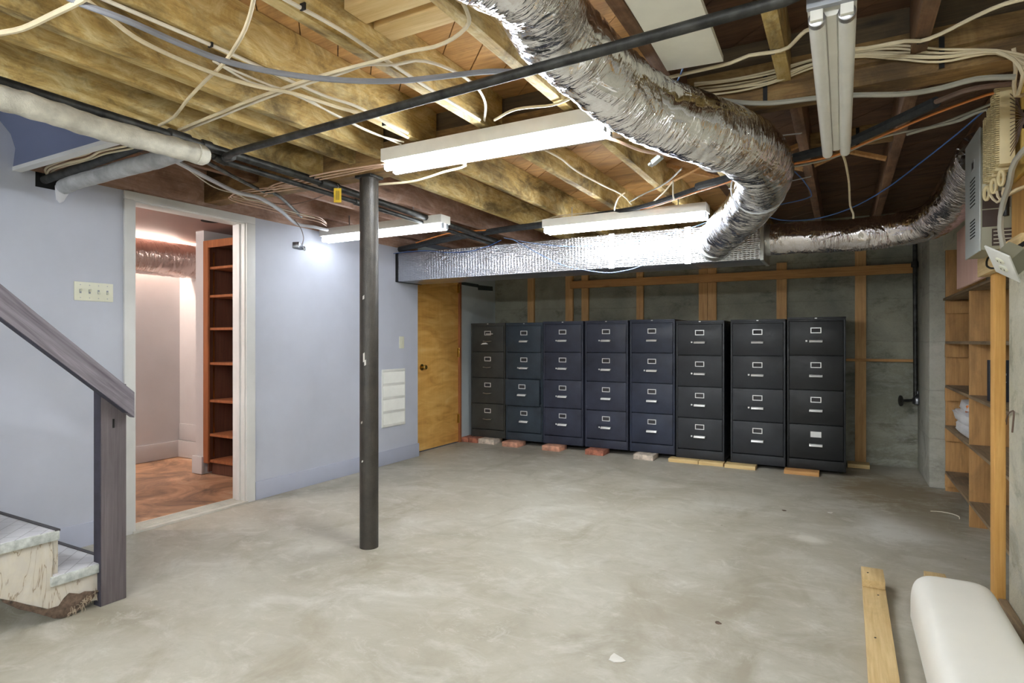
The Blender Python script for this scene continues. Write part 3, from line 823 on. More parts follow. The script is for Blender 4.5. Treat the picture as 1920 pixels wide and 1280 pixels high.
CF = 6.0
CABS = [
    (-3.870, -3.404, 6.01, 0.060, 1.335, 'olive', 'olive-black filing cabinet at the left end of the row, paper tucked under its top handle', (), None, True),
    (-3.392, -2.925, 6.01, 0.058, 1.335, 'teal', 'blue-black filing cabinet, second from the left, its third drawer slightly open', (1,), 2, False),
    (-2.913, -2.440, 6.00, 0.056, 1.345, 'navy', 'navy-black filing cabinet, third from the left in the row', (0, 1, 2, 3), None, False),
    (-2.414, -1.943, 6.00, 0.056, 1.345, 'navy', 'navy-black filing cabinet, fourth from the left in the row', (0, 1, 3), None, False),
    (-1.920, -1.462, 6.00, 0.054, 1.350, 'blue', 'scuffed blue-black filing cabinet, fifth from the left, on a pale brick', (1,), None, False),
    (-1.446, -0.990, 5.99, 0.036, 1.348, 'black', 'black filing cabinet, third from the right, standing on two wood blocks', (0, 1, 2, 3), None, False),
    (-0.932, -0.457, 5.99, 0.036, 1.350, 'black', 'black filing cabinet, second from the right, smeared top drawer', (1, 2), None, False),
    (-0.443, 0.025, 5.99, 0.036, 1.362, 'coal', 'black filing cabinet at the right end of the row, white card in its bottom drawer', (0,), None, False),
]
for i, (x0, x1, yf, z0, H, mt, lb, lk, aj, dull) in enumerate(CABS):
    c = cabinet(x0, x1, yf, z0, H, mt, lb, lk, None, aj, dull, (3,) if i == 7 else ())
    if i == 0:
        cab0 = c
tp = thing('tape_scrap', 'clear tape and torn paper scrap stuck on the leftmost cabinet', 'paper', (-3.61, 6.0, 1.10))
MB().prism([(-3.73, 1.145), (-3.63, 1.15), (-3.66, 1.165), (-3.70, 1.162)], 1, 6.004, 6.008).build('paper_scrap', 'card', tp)
MB().box(-3.64, -3.545, 5.975, 5.978, 1.262, 1.274).build('tape_strip', 'tape', tp)

# bricks and blocks under the cabinets
def brick(name, x0, x1, yf, dep, h, mat, label, cat, rz=0.0):
    mb = MB(); c, s_ = math.cos(rz), math.sin(rz)
    mb.obox(((x0 + x1) / 2, yf + dep / 2, h / 2), ((c, s_, 0), (-s_, c, 0), (0, 0, 1)), ((x1 - x0) / 2, dep / 2, h / 2))
    o = mb.build(name, mat, None, 0.005 if 'brick' in name else 0.002)
    return tag(o, label, cat)
brick('brick', -3.935, -3.845, 5.90, 0.19, 0.056, 'brick_red', 'red brick by the door jamb, left of the cabinets', 'brick', 0.06)
brick('brick', -3.825, -3.715, 5.90, 0.2, 0.056, 'brick_red', 'short red brick under the left edge of the leftmost cabinet', 'brick')
brick('brick', -3.70, -3.49, 5.90, 0.2, 0.056, 'brick_pale', 'white-painted brick under the leftmost cabinet', 'brick')
brick('brick', -3.36, -3.16, 5.86, 0.2, 0.055, 'brick_mix', 'pinkish brick under the second cabinet from the left', 'brick')
brick('brick', -2.86, -2.65, 5.86, 0.2, 0.054, 'brick_mix', 'pinkish brick under the third cabinet from the left', 'brick')
brick('brick', -2.36, -2.16, 5.86, 0.2, 0.054, 'brick_red', 'red brick with mortar under the fourth cabinet from the left', 'brick')
brick('brick', -1.84, -1.64, 5.86, 0.2, 0.052, 'brick_pale', 'pale brick under the fifth cabinet from the left', 'brick')
brick('wood_block', -1.50, -1.215, 5.90, 0.12, 0.034, 'new_x', 'pale wood block at the left under the third cabinet from the right', 'wood block')
brick('wood_block', -1.21, -0.985, 5.90, 0.12, 0.034, 'new_x', 'pale wood block at the right under the third cabinet from the right', 'wood block')
brick('wood_block', -0.97, -0.70, 5.88, 0.14, 0.034, 'new_x', 'pale wood block under the second cabinet from the right', 'wood block')
brick('wood_block', -0.46, -0.18, 5.87, 0.14, 0.034, 'stud_x', 'tan wood block under the rightmost cabinet', 'wood block')
brick('wood_block', 0.04, 0.22, 6.45, 0.16, 0.036, 'new_x', 'wood block on the floor behind the rightmost cabinet', 'wood block')

# ---- stairs with newel and handrail
st = thing('staircase', 'grey basement stair with pale vinyl treads and a weathered handrail', 'staircase', (-3.38, 1.0, 0))
RISE, RUN, F1 = 0.192, 0.212, 1.512
SX0, SX1 = LX + 0.002, -2.915
for k in range(1, 7):
    f = F1 - RUN * (k - 1); z = RISE * k
    tr = B(SX0, SX1 + 0.015, f - RUN - 0.03, f, z - 0.042, z - 0.002).build('tread', 'tread_edge', st, 0.005)
    B(SX0, SX1 + 0.010, f - RUN - 0.02, f - 0.016, z - 0.003, z).build('vinyl_cover', 'vinyl', tr)
    B(SX0, SX1 + 0.013, f - 0.016, f + 0.003, z - 0.006, z + 0.003).build('front_edge_strip', 'dark_strip', tr)  # dark strip along the tread's front edge
    B(SX0, SX1 - 0.02, f - RUN - 0.01 + 0.0, f - RUN + 0.008, z, z + RISE - 0.042).build('riser', 'skirt', st) if k < 6 else None
B(SX0, SX1 - 0.02, F1 - 0.035, F1 - 0.018, 0.0, RISE - 0.042).build('riser', 'skirt', st)
# saw-tooth skirt on the open side
poly = [(F1 - 0.03, 0.02), (F1 - 0.03, RISE - 0.042)]
for k in range(1, 6):
    f = F1 - RUN * k
    poly += [(f - 0.02, RISE * k - 0.042), (f - 0.02, RISE * (k + 1) - 0.042)]
yb = F1 - RUN * 5 - 0.1
poly += [(yb, RISE * 6 - 0.042), (yb, RISE * 6 - 0.35), (1.10, 0.165), (1.24, 0.075), (1.31, 0.03), (1.36, 0.045)]
MB().prism(poly, 0, SX1 - 0.018, SX1).build('skirt_board', 'skirt', st)
# torn carpet scrap at the foot of the skirt
rg = [(1.10, 0.165), (1.105, 0.15), (1.16, 0.10), (1.20, 0.075), (1.24, 0.045), (1.285, 0.012), (1.32, 0.003), (1.35, 0.006), (1.39, 0.016), (1.42, 0.03), (1.44, 0.055), (1.46, 0.07), (1.43, 0.075), (1.40, 0.085), (1.38, 0.082), (1.34, 0.10), (1.32, 0.085), (1.30, 0.06), (1.26, 0.062), (1.20, 0.10), (1.15, 0.135)]
MB().prism(rg, 0, SX1 + 0.0005, SX1 + 0.010).build('torn_carpet_strip', 'carpet', st, 0.003)
fr_ = MB()
for i in range(60):
    y = 1.335 + random.random() * 0.105; z = 0.02 + max(0, (y - 1.36)) * 0.5 + random.uniform(-0.012, 0.02)
    q = random.uniform(-0.02, 0.02)
    fr_.tube([(SX1 + 0.010, y, z), (SX1 + 0.014, y + q * 0.6, z + random.uniform(-.012, .006)), (SX1 + 0.012 + random.random() * 0.01, y + q, max(0.002, z - random.uniform(0, 0.03)))], 0.0007, 4, False, True, 0.01)
o = fr_.build('carpet_fringe', 'thread', st); o['kind'] = 'stuff'
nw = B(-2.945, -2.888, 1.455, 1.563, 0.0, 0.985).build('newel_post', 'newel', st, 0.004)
B(-2.944, -2.890, 1.4525, 1.456, 0.0, 0.98).build('dark_side_face', 'dark_edge', nw)  # darker slab over this side of the post
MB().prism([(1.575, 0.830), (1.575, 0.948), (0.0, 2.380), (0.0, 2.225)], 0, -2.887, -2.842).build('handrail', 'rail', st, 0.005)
MB().prism([(1.545, 0.8545), (1.545, 0.8575), (0.0, 2.2275), (0.0, 2.2215)], 0, -2.886, -2.843).build('handrail_underside', 'dark_edge', st)  # dark strip along the underside of the rail
B(-2.889, -2.884, 1.503, 1.509, 0.79, 0.83).build('bent_nail', 'strap', st)

# ---- fluorescent fixtures
def fixture(name, label, x0, x1, y0, y1, zb, hh, along, tubes_mat, group, lit=True, hang=None, sides=True):
    t = thing(name, label, 'light fixture', ((x0 + x1) / 2, (y0 + y1) / 2, zb - 0.045), group)
    B(x0, x1, y0, y1, zb, zb + hh).build('housing', 'fixture', t, 0.003)
    r = 0.019; zt = zb - 0.026
    if along == 'X':
        cy = (y0 + y1) / 2
        mid = [(cy - 0.014, zb + 0.001), (cy - 0.008, zb - 0.022), (cy + 0.008, zb - 0.022), (cy + 0.014, zb + 0.001)]
        MB().prism(mid, 0, x0 + 0.03, x1 - 0.03).build('reflector_ridge', 'fixture', t)
        for yy in (y0 + 0.034, y1 - 0.034):
            MB().lathe((x0 + 0.012, yy, zt), (1, 0, 0), [(0, 0.012), (0.002, r), (x1 - x0 - 0.026, r), (x1 - x0 - 0.024, 0.012)], 14).build('tube', tubes_mat, t)
            for xx in (x0 + 0.004, x1 - 0.012):
                B(xx, xx + 0.008, yy - 0.014, yy + 0.014, zt - 0.014, zb + 0.001).build('lamp_holder', 'fixture_grey', t, 0.002)
    else:
        cx = (x0 + x1) / 2
        mid = [(cx - 0.030, zb + 0.001), (cx - 0.010, zb - 0.024), (cx + 0.010, zb - 0.024), (cx + 0.030, zb + 0.001)]
        MB().prism([(p[0], p[1]) for p in mid], 1, y0 + 0.03, y1 - 0.03).build('reflector_ridge', 'fixture', t)
        for xx in (x0 + 0.021, x1 - 0.021):
            MB().lathe((xx, y0 + 0.03, zt), (0, 1, 0), [(0, 0.012), (0.002, r), (y1 - y0 - 0.035, r), (y1 - y0 - 0.033, 0.012)], 18).build('tube', tubes_mat, t)
            MB().lathe((xx, y0 + 0.022, zt), (0, 1, 0), [(0, 0.015), (0.002, 0.0192), (0.02, 0.0196)], 18).build('tube_cap', 'pin', t)
            B(xx - 0.014, xx + 0.014, y0 + 0.008, y0 + 0.022, zt - 0.010, zb + 0.001).build('lamp_holder', 'fixture', t, 0.002)
            B(xx - 0.012, xx + 0.012, y1 - 0.016, y1 - 0.004, zt - 0.012, zb + 0.001).build('lamp_holder', 'fixture', t, 0.002)
        B(x0, x1, y0 - 0.006, y0 + 0.012, zb - 0.012, zb + hh).build('end_cap', 'fixture_grey', t, 0.002)
    for (hx, hy, hz) in (hang or ()):
        MB().cyl((hx, hy, zb + hh - 0.002), (hx, hy, hz), 0.004, 8).build('hanger', 'steel', t)
    return t
GL = 'fluorescent ceiling fixtures'
fixture('fluorescent_fixture', 'lit two-tube fluorescent fixture beside the steel column, nearest of the lit ones', -2.125, -0.89, 2.425, 2.565, 2.125, 0.066, 'X', M['tube_on'], GL)
fixture('fluorescent_fixture', 'lit fluorescent fixture at the top of the blue-grey wall behind the column', -3.775, -2.55, 3.56, 3.68, 2.045, 0.06, 'X', M['tube_dim'], GL, hang=((-3.5, 3.62, JB), (-2.85, 3.62, JB)))
fixture('fluorescent_fixture', 'lit fluorescent fixture in front of the rectangular duct', -2.02, -0.80, 4.14, 4.28, 2.055, 0.06, 'X', M['tube_on'], GL, hang=((-1.8, 4.21, JB), (-1.0, 4.21, JB)))
fixture('fluorescent_fixture', 'unlit two-tube fluorescent fixture hanging at the top right', -0.076, 0.030, 1.60, 2.82, 1.985, 0.05, 'Y', M['tube_off'], GL, hang=((-0.02, 1.75, JT), (-0.02, 2.62, 2.13)))
# fill fixtures added out of view behind the camera to brighten the scene
fixture('fluorescent_fixture', 'added fill fixture behind the camera, near the stairs', -2.2, -0.98, 0.10, 0.22, 2.0, 0.05, 'X', M['tube_fill_dim'], GL, hang=((-2.0, 0.16, JT), (-1.2, 0.16, JT)))
fixture('fluorescent_fixture', 'added fill fixture at the far rear of the basement', -2.9, -1.68, -1.72, -1.6, 2.0, 0.05, 'X', M['tube_fill'], GL, hang=((-2.4, -1.66, JT), (-1.8, -1.66, JT)))
fixture('fluorescent_fixture', 'added fill fixture behind the camera along the right wall', -0.70, 0.50, -0.86, -0.74, 2.0, 0.05, 'X', M['tube_fill'], GL, hang=((-0.5, -0.8, JT), (0.3, -0.8, JT)))
# side room: added unseen fill globe, then the tube between duct and back wall
cb = thing('tube_light', 'warm fill globe added in the side room, out of sight behind the doorway', 'light', (-4.6, 1.75, 2.1))
MB().lathe((-4.6, 1.75, 2.168), (0, 0, -1), [(0, 0.09), (0.02, 0.09), (0.025, 0.05), (0.06, 0.05)], 20).build('base', 'fixture', cb)
MB().lathe((-4.6, 1.75, 2.108), (0, 0, -1), [(0, 0.03), (0.03, 0.07), (0.07, 0.085), (0.11, 0.07), (0.135, 0.02)], 20).build('globe', M['globe_fill'], cb)
wt = thing('tube_light', 'warm glowing tube light above the duct in the side room', 'light', (-5.9, 2.7, 2.10))
MB().cyl((-5.945, 2.0, 2.12), (-5.945, 3.72, 2.12), 0.014, 12).build('tube', 'tube_warm', wt)
B(-5.965, -5.90, 1.95, 3.74, 2.152, 2.168).build('housing', 'fixture', wt, 0.002)

# ---- pipes overhead
def pipe(name, label, pts, r, mat, cat='pipe', seg=14, fittings=(), smooth=False, group=None):
    p0 = Vector(pts[0])
    t = thing(name, label, cat, tuple(p0), group)
    MB().tube(pts, r, seg, True, smooth, 0.05).build('pipe_run', mat, t)
    for (a, b_, rr) in fittings:
        MB().lathe(a, Vector(b_) - Vector(a), [(0, r * 1.02), (0.003, rr), ((Vector(b_) - Vector(a)).length - 0.003, rr), ((Vector(b_) - Vector(a)).length, r * 1.02)], seg).build('coupling', mat, t)
    return t
pipe('iron_pipe', 'long black iron pipe running from the stairs under the joists to the duct', [(-2.655, -0.5, 2.12), (-2.665, 2.4, 2.11), (-2.70, 4.62, 2.075)], 0.021, 'black_pipe',
     fittings=(((-2.662, 1.62, 2.114), (-2.663, 1.72, 2.113), 0.029), ((-2.663, 1.78, 2.113), (-2.664, 1.83, 2.113), 0.027), ((-2.666, 2.52, 2.108), (-2.667, 2.66, 2.106), 0.027)))
pipe('iron_pipe', 'thin black iron pipe running just below the long one', [(-2.70, 1.86, 2.10), (-2.70, 1.90, 2.075), (-2.70, 2.4, 2.07), (-2.74, 4.62, 2.05)], 0.014, 'black_pipe',
     fittings=(((-2.70, 1.87, 2.09), (-2.70, 1.94, 2.076), 0.021), ((-2.71, 2.85, 2.066), (-2.713, 2.95, 2.065), 0.02)))
pipe('iron_pipe', 'black iron pipe crossing the ceiling under the big foil duct', [(-2.66, 1.905, 2.085), (-2.517, 1.851, 2.075), (-0.834, 1.649, 2.017), (-0.123, 1.578, 2.000), (0.6, 1.25, 1.995)], 0.016, 'black_pipe',
     fittings=(((-2.66, 1.905, 2.085), (-2.60, 1.90, 2.083), 0.023),))
wp = thing('insulated_pipe', 'white cloth-wrapped pipe beside the stairwell', 'pipe', (-2.55, 0.6, 2.0))
MB().tube([(-2.60, -0.4, 2.03), (-2.60, 0.6, 2.03), (-2.572, 1.064, 2.030), (-2.588, 1.324, 2.030), (-2.571, 1.600, 2.030), (-2.569, 1.704, 2.030)], 0.044, 18, True, True, 0.02, crinkle(3.0, 0.06, 0.03, 0.09)).build('cloth_wrap', 'insul', wp)
MB().lathe((-2.563, 1.689, 2.030), (0, 1, 0.02), [(0, 0.046), (0.03, 0.046), (0.05, 0.035), (0.06, 0.01)], 18).build('end_elbow', 'insul', wp)
gp = thing('insulated_pipe', 'grey wrapped pipe coming out of the hole in the blue-grey wall', 'pipe', (-3.2, 1.69, 2.0))
MB().tube([(-3.704, 1.680, 2.020), (-3.525, 1.673, 2.030), (-3.169, 1.684, 2.040), (-2.732, 1.687, 2.050), (-2.66, 1.665, 2.05)], 0.040, 18, True, True, 0.02, crinkle(6.0, 0.05, 0.015, 0.12)).build('cloth_wrap', 'insul_grey', gp)
MB().lathe((-3.735, 1.688, 2.020), (-0.7, 0.1, -1.0), [(0, 0.036), (0.03, 0.030), (0.05, 0.024), (0.075, 0.018), (0.09, 0.004)], 12).build('torn_plastic_end', 'bag', gp)
pipe('iron_pipe', 'short black pipe above the grey wrapped pipe', [(LX + 0.02, 1.635, 2.06), (-3.2, 1.63, 2.085), (-2.72, 1.64, 2.115)], 0.022, 'black_pipe')
hole = B(LX - 0.02, LX + 0.002, 1.60, 1.75, 2.02, 2.10)
hb = hole.build('wall_hole', 'dark', wl)
yt = thing('valve_tag', 'yellow tag hanging from the black pipes beside the column', 'tag', (-2.543, 2.537, 2.020))
yc = Vector((-2.486, 2.480, 2.001))
rgt = Vector((0.876, 0.483, 0))
MB().obox(yc, (rgt, (-0.483, 0.876, 0), (0, 0, 1)), (0.021, 0.0008, 0.040)).build('tag_plate', 'tag', yt)
ln_ = MB()
for i in range(5):
    ln_.obox(yc + rgt * (-0.009 + i * 0.0045) + Vector((0.0006, -0.0011, 0)), (rgt, (-0.483, 0.876, 0), (0, 0, 1)), (0.0008, 0.0002, 0.026))
ln_.build('printed_lines', 'ink', yt)
MB().tube([yc + Vector((0, 0, 0.036)), yc + Vector((0.004, 0.004, 0.05)), yc + Vector((-0.01, 0.01, 0.065))], 0.0015, 6).build('wire_loop', 'steel', yt)

# ---- cables
def cable(name, label, pts, r, mat, cat='cable', group=None, flat=1.0, clips=()):
    mb = MB().tube(pts, r, 7, True, True, 0.03, None, flat)
    o = mb.build(name, mat)
    tag(o, label, cat, group)
    for c_ in clips:
        MB().box(c_[0] - r * 1.6, c_[0] + r * 1.6, c_[1] - 0.003, c_[1] + 0.003, c_[2] - r * 1.3, c_[2] + r * 2).build('staple', 'strap', o)
    return o
G1 = 'house wiring under the joists'
cable('electrical_cable', 'white cable stapled along the underside of the wide yellow joist', [(-1.926, 0.873, 2.195), (-1.916, 0.977, 2.193), (-1.891, 1.298, 2.193), (-1.884, 1.474, 2.193), (-1.874, 1.772, 2.193), (-1.834, 1.981, 2.193), (-1.893, 2.363, 2.193)], 0.0065, 'white_cable', clips=((-1.891, 1.298, 2.193), (-1.870, 2.159, 2.193)))
cable('electrical_cable', 'white cable stapled along the joist that ends over the lit fixture', [(-1.452, 1.136, 2.193), (-1.446, 1.236, 2.193), (-1.430, 1.444, 2.193), (-1.440, 1.648, 2.193), (-1.451, 1.957, 2.193), (-1.454, 2.334, 2.193)], 0.0065, 'white_cable', clips=((-1.434, 1.288, 2.193),))
cable('electrical_cable', 'cream cable looping across the top left corner of the ceiling', [(-2.340, 0.829, 2.120), (-2.250, 0.849, 2.120), (-2.154, 0.870, 2.120), (-2.009, 0.884, 2.130), (-1.872, 0.895, 2.140), (-1.776, 0.895, 2.150)], 0.0085, 'cream_cable')
cable('electrical_cable', 'thick grey-blue cable sagging across the ceiling to the big foil duct', [(-1.926, 0.860, 2.160), (-1.896, 0.897, 2.140), (-1.836, 0.990, 2.120), (-1.813, 1.138, 2.110), (-1.773, 1.278, 2.100), (-1.677, 1.434, 2.100), (-1.546, 1.560, 2.100), (-1.402, 1.675, 2.110), (-1.271, 1.739, 2.120), (-1.102, 1.830, 2.140), (-0.994, 1.924, 2.150)], 0.010, 'grey_cable')
cable('electrical_cable', 'cream cable running under the grey-blue one toward the lit fixture', [(-1.929, 0.888, 2.190), (-1.922, 0.928, 2.170), (-1.919, 0.985, 2.150), (-1.958, 1.088, 2.140), (-1.977, 1.241, 2.140), (-1.966, 1.403, 2.140), (-1.947, 1.539, 2.150), (-1.898, 1.667, 2.160), (-1.884, 1.901, 2.180), (-1.849, 2.063, 2.190), (-1.844, 2.302, 2.190)], 0.0075, 'cream_cable')
cable('electrical_cable', 'cream cable crossing the joists steeply from the top toward the black pipe', [(-1.450, 1.137, 2.190), (-1.512, 1.174, 2.180), (-1.581, 1.214, 2.170), (-1.688, 1.267, 2.160), (-1.888, 1.347, 2.150), (-2.096, 1.419, 2.160), (-2.345, 1.509, 2.170), (-2.591, 1.600, 2.170), (-2.722, 1.599, 2.150)], 0.0065, 'cream_cable')
cable('electrical_cable', 'cream cable rising from the pipes and curling up beside the foil duct', [(-2.761, 1.698, 2.160), (-2.401, 1.669, 2.170), (-2.086, 1.649, 2.180), (-1.811, 1.634, 2.180), (-1.617, 1.632, 2.180), (-1.435, 1.642, 2.180), (-1.315, 1.641, 2.180), (-1.210, 1.656, 2.180), (-1.126, 1.641, 2.180), (-1.052, 1.605, 2.180), (-1.012, 1.562, 2.180), (-0.992, 1.497, 2.190), (-0.971, 1.416, 2.190)], 0.0065, 'cream_cable')
cable('electrical_cable', 'white cable paired with the curling one, dropping behind the lit fixture', [(-2.906, 1.729, 2.160), (-2.441, 1.697, 2.170), (-2.118, 1.675, 2.180), (-1.833, 1.655, 2.180), (-1.637, 1.652, 2.180), (-1.513, 1.654, 2.185), (-1.421, 1.704, 2.185), (-1.338, 1.712, 2.185), (-1.291, 1.767, 2.185), (-1.269, 1.885, 2.190), (-1.288, 2.048, 2.200), (-1.371, 2.246, 2.220), (-1.486, 2.424, 2.220)], 0.006, 'white_cable')
cable('electrical_cable', 'thin white cable slanting under the orange joist to the lit fixture', [(-1.965, 1.359, 2.180), (-1.980, 1.525, 2.170), (-1.932, 1.652, 2.170), (-1.951, 1.844, 2.180), (-1.980, 2.136, 2.185), (-1.980, 2.415, 2.190)], 0.0045, 'white_cable')
cable('electrical_cable', 'thin white cable forking off below the yellow joist', [(-1.969, 1.404, 2.180), (-1.958, 1.580, 2.180), (-1.931, 1.740, 2.180), (-1.973, 1.943, 2.185), (-1.996, 2.227, 2.190), (-1.956, 2.408, 2.195)], 0.0045, 'white_cable')
cable('electrical_cable', 'cream cable entering the top of the near lit fixture from the right', [(-1.399, 2.371, 2.195), (-1.250, 2.302, 2.193), (-1.090, 2.328, 2.190), (-0.995, 2.303, 2.190)], 0.006, 'cream_cable')
cable('electrical_cable', 'cream cable looping below the near lit fixture beside the column', [(-2.447, 2.685, 2.100), (-2.196, 2.742, 2.100), (-2.047, 2.721, 2.100), (-1.903, 2.688, 2.105), (-1.784, 2.681, 2.110), (-1.748, 2.663, 2.120), (-1.815, 2.612, 2.125), (-2.045, 2.623, 2.120), (-2.161, 2.582, 2.120)], 0.007, 'cream_cable')
cable('electrical_cable', 'cream cable stapled along the joist beyond the near lit fixture', [(-1.422, 2.812, 2.210), (-1.393, 2.862, 2.200), (-1.370, 3.035, 2.195), (-1.387, 3.336, 2.195), (-1.362, 3.730, 2.195), (-1.333, 3.899, 2.190), (-1.310, 4.023, 2.170), (-1.287, 4.058, 2.130)], 0.006, 'cream_cable')
cable('electrical_cable', 'short cream cable curling down to the hose bundle near the second duct joist', [(-1.268, 3.859, 2.170), (-1.321, 3.887, 2.150), (-1.385, 4.004, 2.130), (-1.417, 4.075, 2.110)], 0.005, 'cream_cable')
cable('electrical_cable', 'pinkish cable hanging between the near lit fixture and the foil duct', [(-1.052, 2.615, 2.150), (-0.924, 2.651, 2.110), (-0.842, 2.801, 2.090), (-0.752, 2.916, 2.090), (-0.595, 3.029, 2.100)], 0.007, 'pink_cable')
cable('electrical_cable', 'cream cable stapled to the dark joists across the top right', [(-0.593, 2.300, 2.190), (-0.486, 2.296, 2.190), (-0.356, 2.289, 2.190), (-0.290, 2.260, 2.190), (-0.217, 2.274, 2.190), (-0.164, 2.264, 2.190), (-0.090, 2.080, 2.150), (-0.031, 2.234, 2.170), (0.039, 2.389, 2.190), (0.182, 2.405, 2.190), (0.229, 2.431, 2.190), (0.281, 2.407, 2.190), (0.363, 2.327, 2.190), (0.425, 2.284, 2.190), (0.487, 2.280, 2.190)], 0.0065, 'cream_cable', clips=((-0.218, 2.281, 2.193), (0.230, 2.438, 2.193)))
FAN = 'bundled cables along the girder'
cable('electrical_cable', 'one of the parallel cream cables bundled along the girder at the top right', [(-0.539, 2.545, 2.251), (-0.396, 2.545, 2.236), (-0.249, 2.545, 2.238), (-0.097, 2.545, 2.250), (0.041, 2.545, 2.249), (0.167, 2.545, 2.240), (0.297, 2.545, 2.196), (0.451, 2.545, 2.156), (0.530, 2.545, 2.119)], 0.0042, 'cream_cable', group=FAN)
cable('electrical_cable', 'one of the parallel cream cables bundled along the girder at the top right', [(-0.540, 2.551, 2.244), (-0.397, 2.551, 2.233), (-0.249, 2.551, 2.230), (-0.098, 2.551, 2.250), (0.041, 2.551, 2.247), (0.168, 2.551, 2.231), (0.298, 2.551, 2.184), (0.452, 2.551, 2.156), (0.531, 2.551, 2.109)], 0.0042, 'cream_cable', group=FAN)
cable('electrical_cable', 'one of the parallel cream cables bundled along the girder at the top right', [(-0.541, 2.557, 2.233), (-0.397, 2.557, 2.220), (-0.250, 2.557, 2.219), (-0.098, 2.557, 2.240), (0.041, 2.557, 2.246), (0.168, 2.557, 2.219), (0.299, 2.557, 2.186), (0.453, 2.557, 2.156), (0.532, 2.557, 2.101)], 0.0042, 'cream_cable', group=FAN)
cable('electrical_cable', 'one of the parallel cream cables bundled along the girder at the top right', [(-0.539, 2.545, 2.217), (-0.396, 2.545, 2.205), (-0.249, 2.545, 2.207), (-0.097, 2.545, 2.235), (0.041, 2.545, 2.236), (0.167, 2.545, 2.207), (0.297, 2.545, 2.170), (0.451, 2.545, 2.150), (0.530, 2.545, 2.092)], 0.0042, 'cream_cable', group=FAN)
cable('electrical_cable', 'one of the parallel cream cables bundled along the girder at the top right', [(-0.540, 2.551, 2.213), (-0.397, 2.551, 2.203), (-0.249, 2.551, 2.198), (-0.098, 2.551, 2.233), (0.041, 2.551, 2.234), (0.168, 2.551, 2.202), (0.298, 2.551, 2.168), (0.452, 2.551, 2.150), (0.531, 2.551, 2.088)], 0.0042, 'cream_cable', group=FAN)
cable('electrical_cable', 'one of the parallel cream cables bundled along the girder at the top right', [(-0.541, 2.557, 2.206), (-0.397, 2.557, 2.189), (-0.250, 2.557, 2.194), (-0.098, 2.557, 2.224), (0.041, 2.557, 2.232), (0.168, 2.557, 2.196), (0.299, 2.557, 2.156), (0.453, 2.557, 2.150), (0.532, 2.557, 2.077)], 0.0042, 'cream_cable', group=FAN)
cable('electrical_cable', 'thick light grey cable running along the girder behind the unlit fixture', [(-0.561, 2.520, 2.215), (-0.462, 2.520, 2.167), (-0.372, 2.520, 2.132), (-0.245, 2.510, 2.100), (-0.091, 2.510, 2.089), (0.037, 2.510, 2.075), (0.190, 2.510, 2.049), (0.293, 2.510, 2.048), (0.391, 2.510, 2.059), (0.494, 2.510, 2.044)], 0.0095, 'lightgrey_cable')
cable('network_cable', 'blue cable draped over the big foil duct and hanging in a loop', [(-0.502, 2.209, 2.190), (-0.538, 2.298, 2.190), (-0.573, 2.387, 2.190), (-0.551, 2.484, 2.200), (-0.481, 2.555, 2.190), (-0.416, 2.677, 2.180), (-0.391, 2.742, 2.170), (-0.336, 2.898, 2.140), (-0.280, 2.981, 2.110), (-0.257, 3.219, 2.080), (-0.238, 3.355, 2.070), (-0.190, 3.571, 2.050), (-0.158, 3.840, 2.030), (-0.187, 3.923, 2.020), (-0.377, 4.041, 2.020)], 0.0035, 'blue_cable')
cable('network_cable', 'blue cable strung from the right wall terminal blocks back to the duct', [(-0.482, 4.450, 2.046), (-0.341, 4.400, 1.991), (-0.152, 4.200, 1.947), (0.040, 3.950, 1.944), (0.201, 3.700, 1.982), (0.329, 3.400, 2.027), (0.431, 3.150, 2.067), (0.498, 2.980, 2.100)], 0.0035, 'blue_cable')
cable('network_cable', 'pale blue cable sagging in front of the rectangular duct', [(-2.491, 4.520, 2.061), (-2.377, 4.530, 1.998), (-2.245, 4.530, 1.921), (-2.054, 4.530, 1.824), (-1.902, 4.530, 1.775), (-1.655, 4.530, 1.727), (-1.514, 4.530, 1.731), (-1.369, 4.530, 1.760), (-1.176, 4.530, 1.849), (-0.983, 4.500, 1.938), (-0.847, 4.500, 2.015), (-0.769, 4.480, 2.066)], 0.0035, 'paleblue_cable')
cable('network_cable', 'pale blue cable lying across the upper face of the rectangular duct', [(-2.582, 4.540, 2.081), (-2.250, 4.540, 2.003), (-1.943, 4.540, 1.958), (-1.658, 4.540, 1.953), (-1.372, 4.540, 1.959), (-0.988, 4.520, 2.020), (-0.809, 4.500, 2.062)], 0.003, 'paleblue_cable')
cable('network_cable', 'blue cable hanging over the left end of the rectangular duct', [(-3.876, 4.560, 2.035), (-3.652, 4.560, 2.040), (-3.430, 4.560, 2.034), (-3.187, 4.560, 2.001), (-2.953, 4.560, 1.994), (-2.756, 4.560, 2.027), (-2.620, 4.560, 2.068)], 0.003, 'blue_cable')
cable('foam_hose', 'black foam hose running from the left wall over the rectangular duct', [(-4.125, 4.729, 2.085), (-3.647, 4.594, 2.090), (-3.032, 4.421, 2.100), (-2.494, 4.341, 2.110), (-2.036, 4.308, 2.110)], 0.026, 'foam', 'hose')
cable('foam_hose', 'thin black hose slung under the joists above the middle lit fixture', [(-2.049, 4.334, 2.120), (-1.657, 4.203, 2.120), (-1.235, 4.086, 2.115), (-0.758, 3.730, 2.110)], 0.016, 'foam', 'hose')
cable('foam_hose', 'thick black foam hose passing behind the foil duct elbow', [(-0.753, 3.646, 2.100), (-0.497, 3.372, 2.060), (-0.250, 3.197, 2.060), (-0.044, 3.170, 2.080)], 0.022, 'foam', 'hose')
cable('foam_hose', 'black foam pipe sleeve right of the unlit fixture', [(0.011, 3.148, 2.085), (0.161, 2.975, 2.090), (0.311, 2.775, 2.090)], 0.022, 'foam', 'hose')
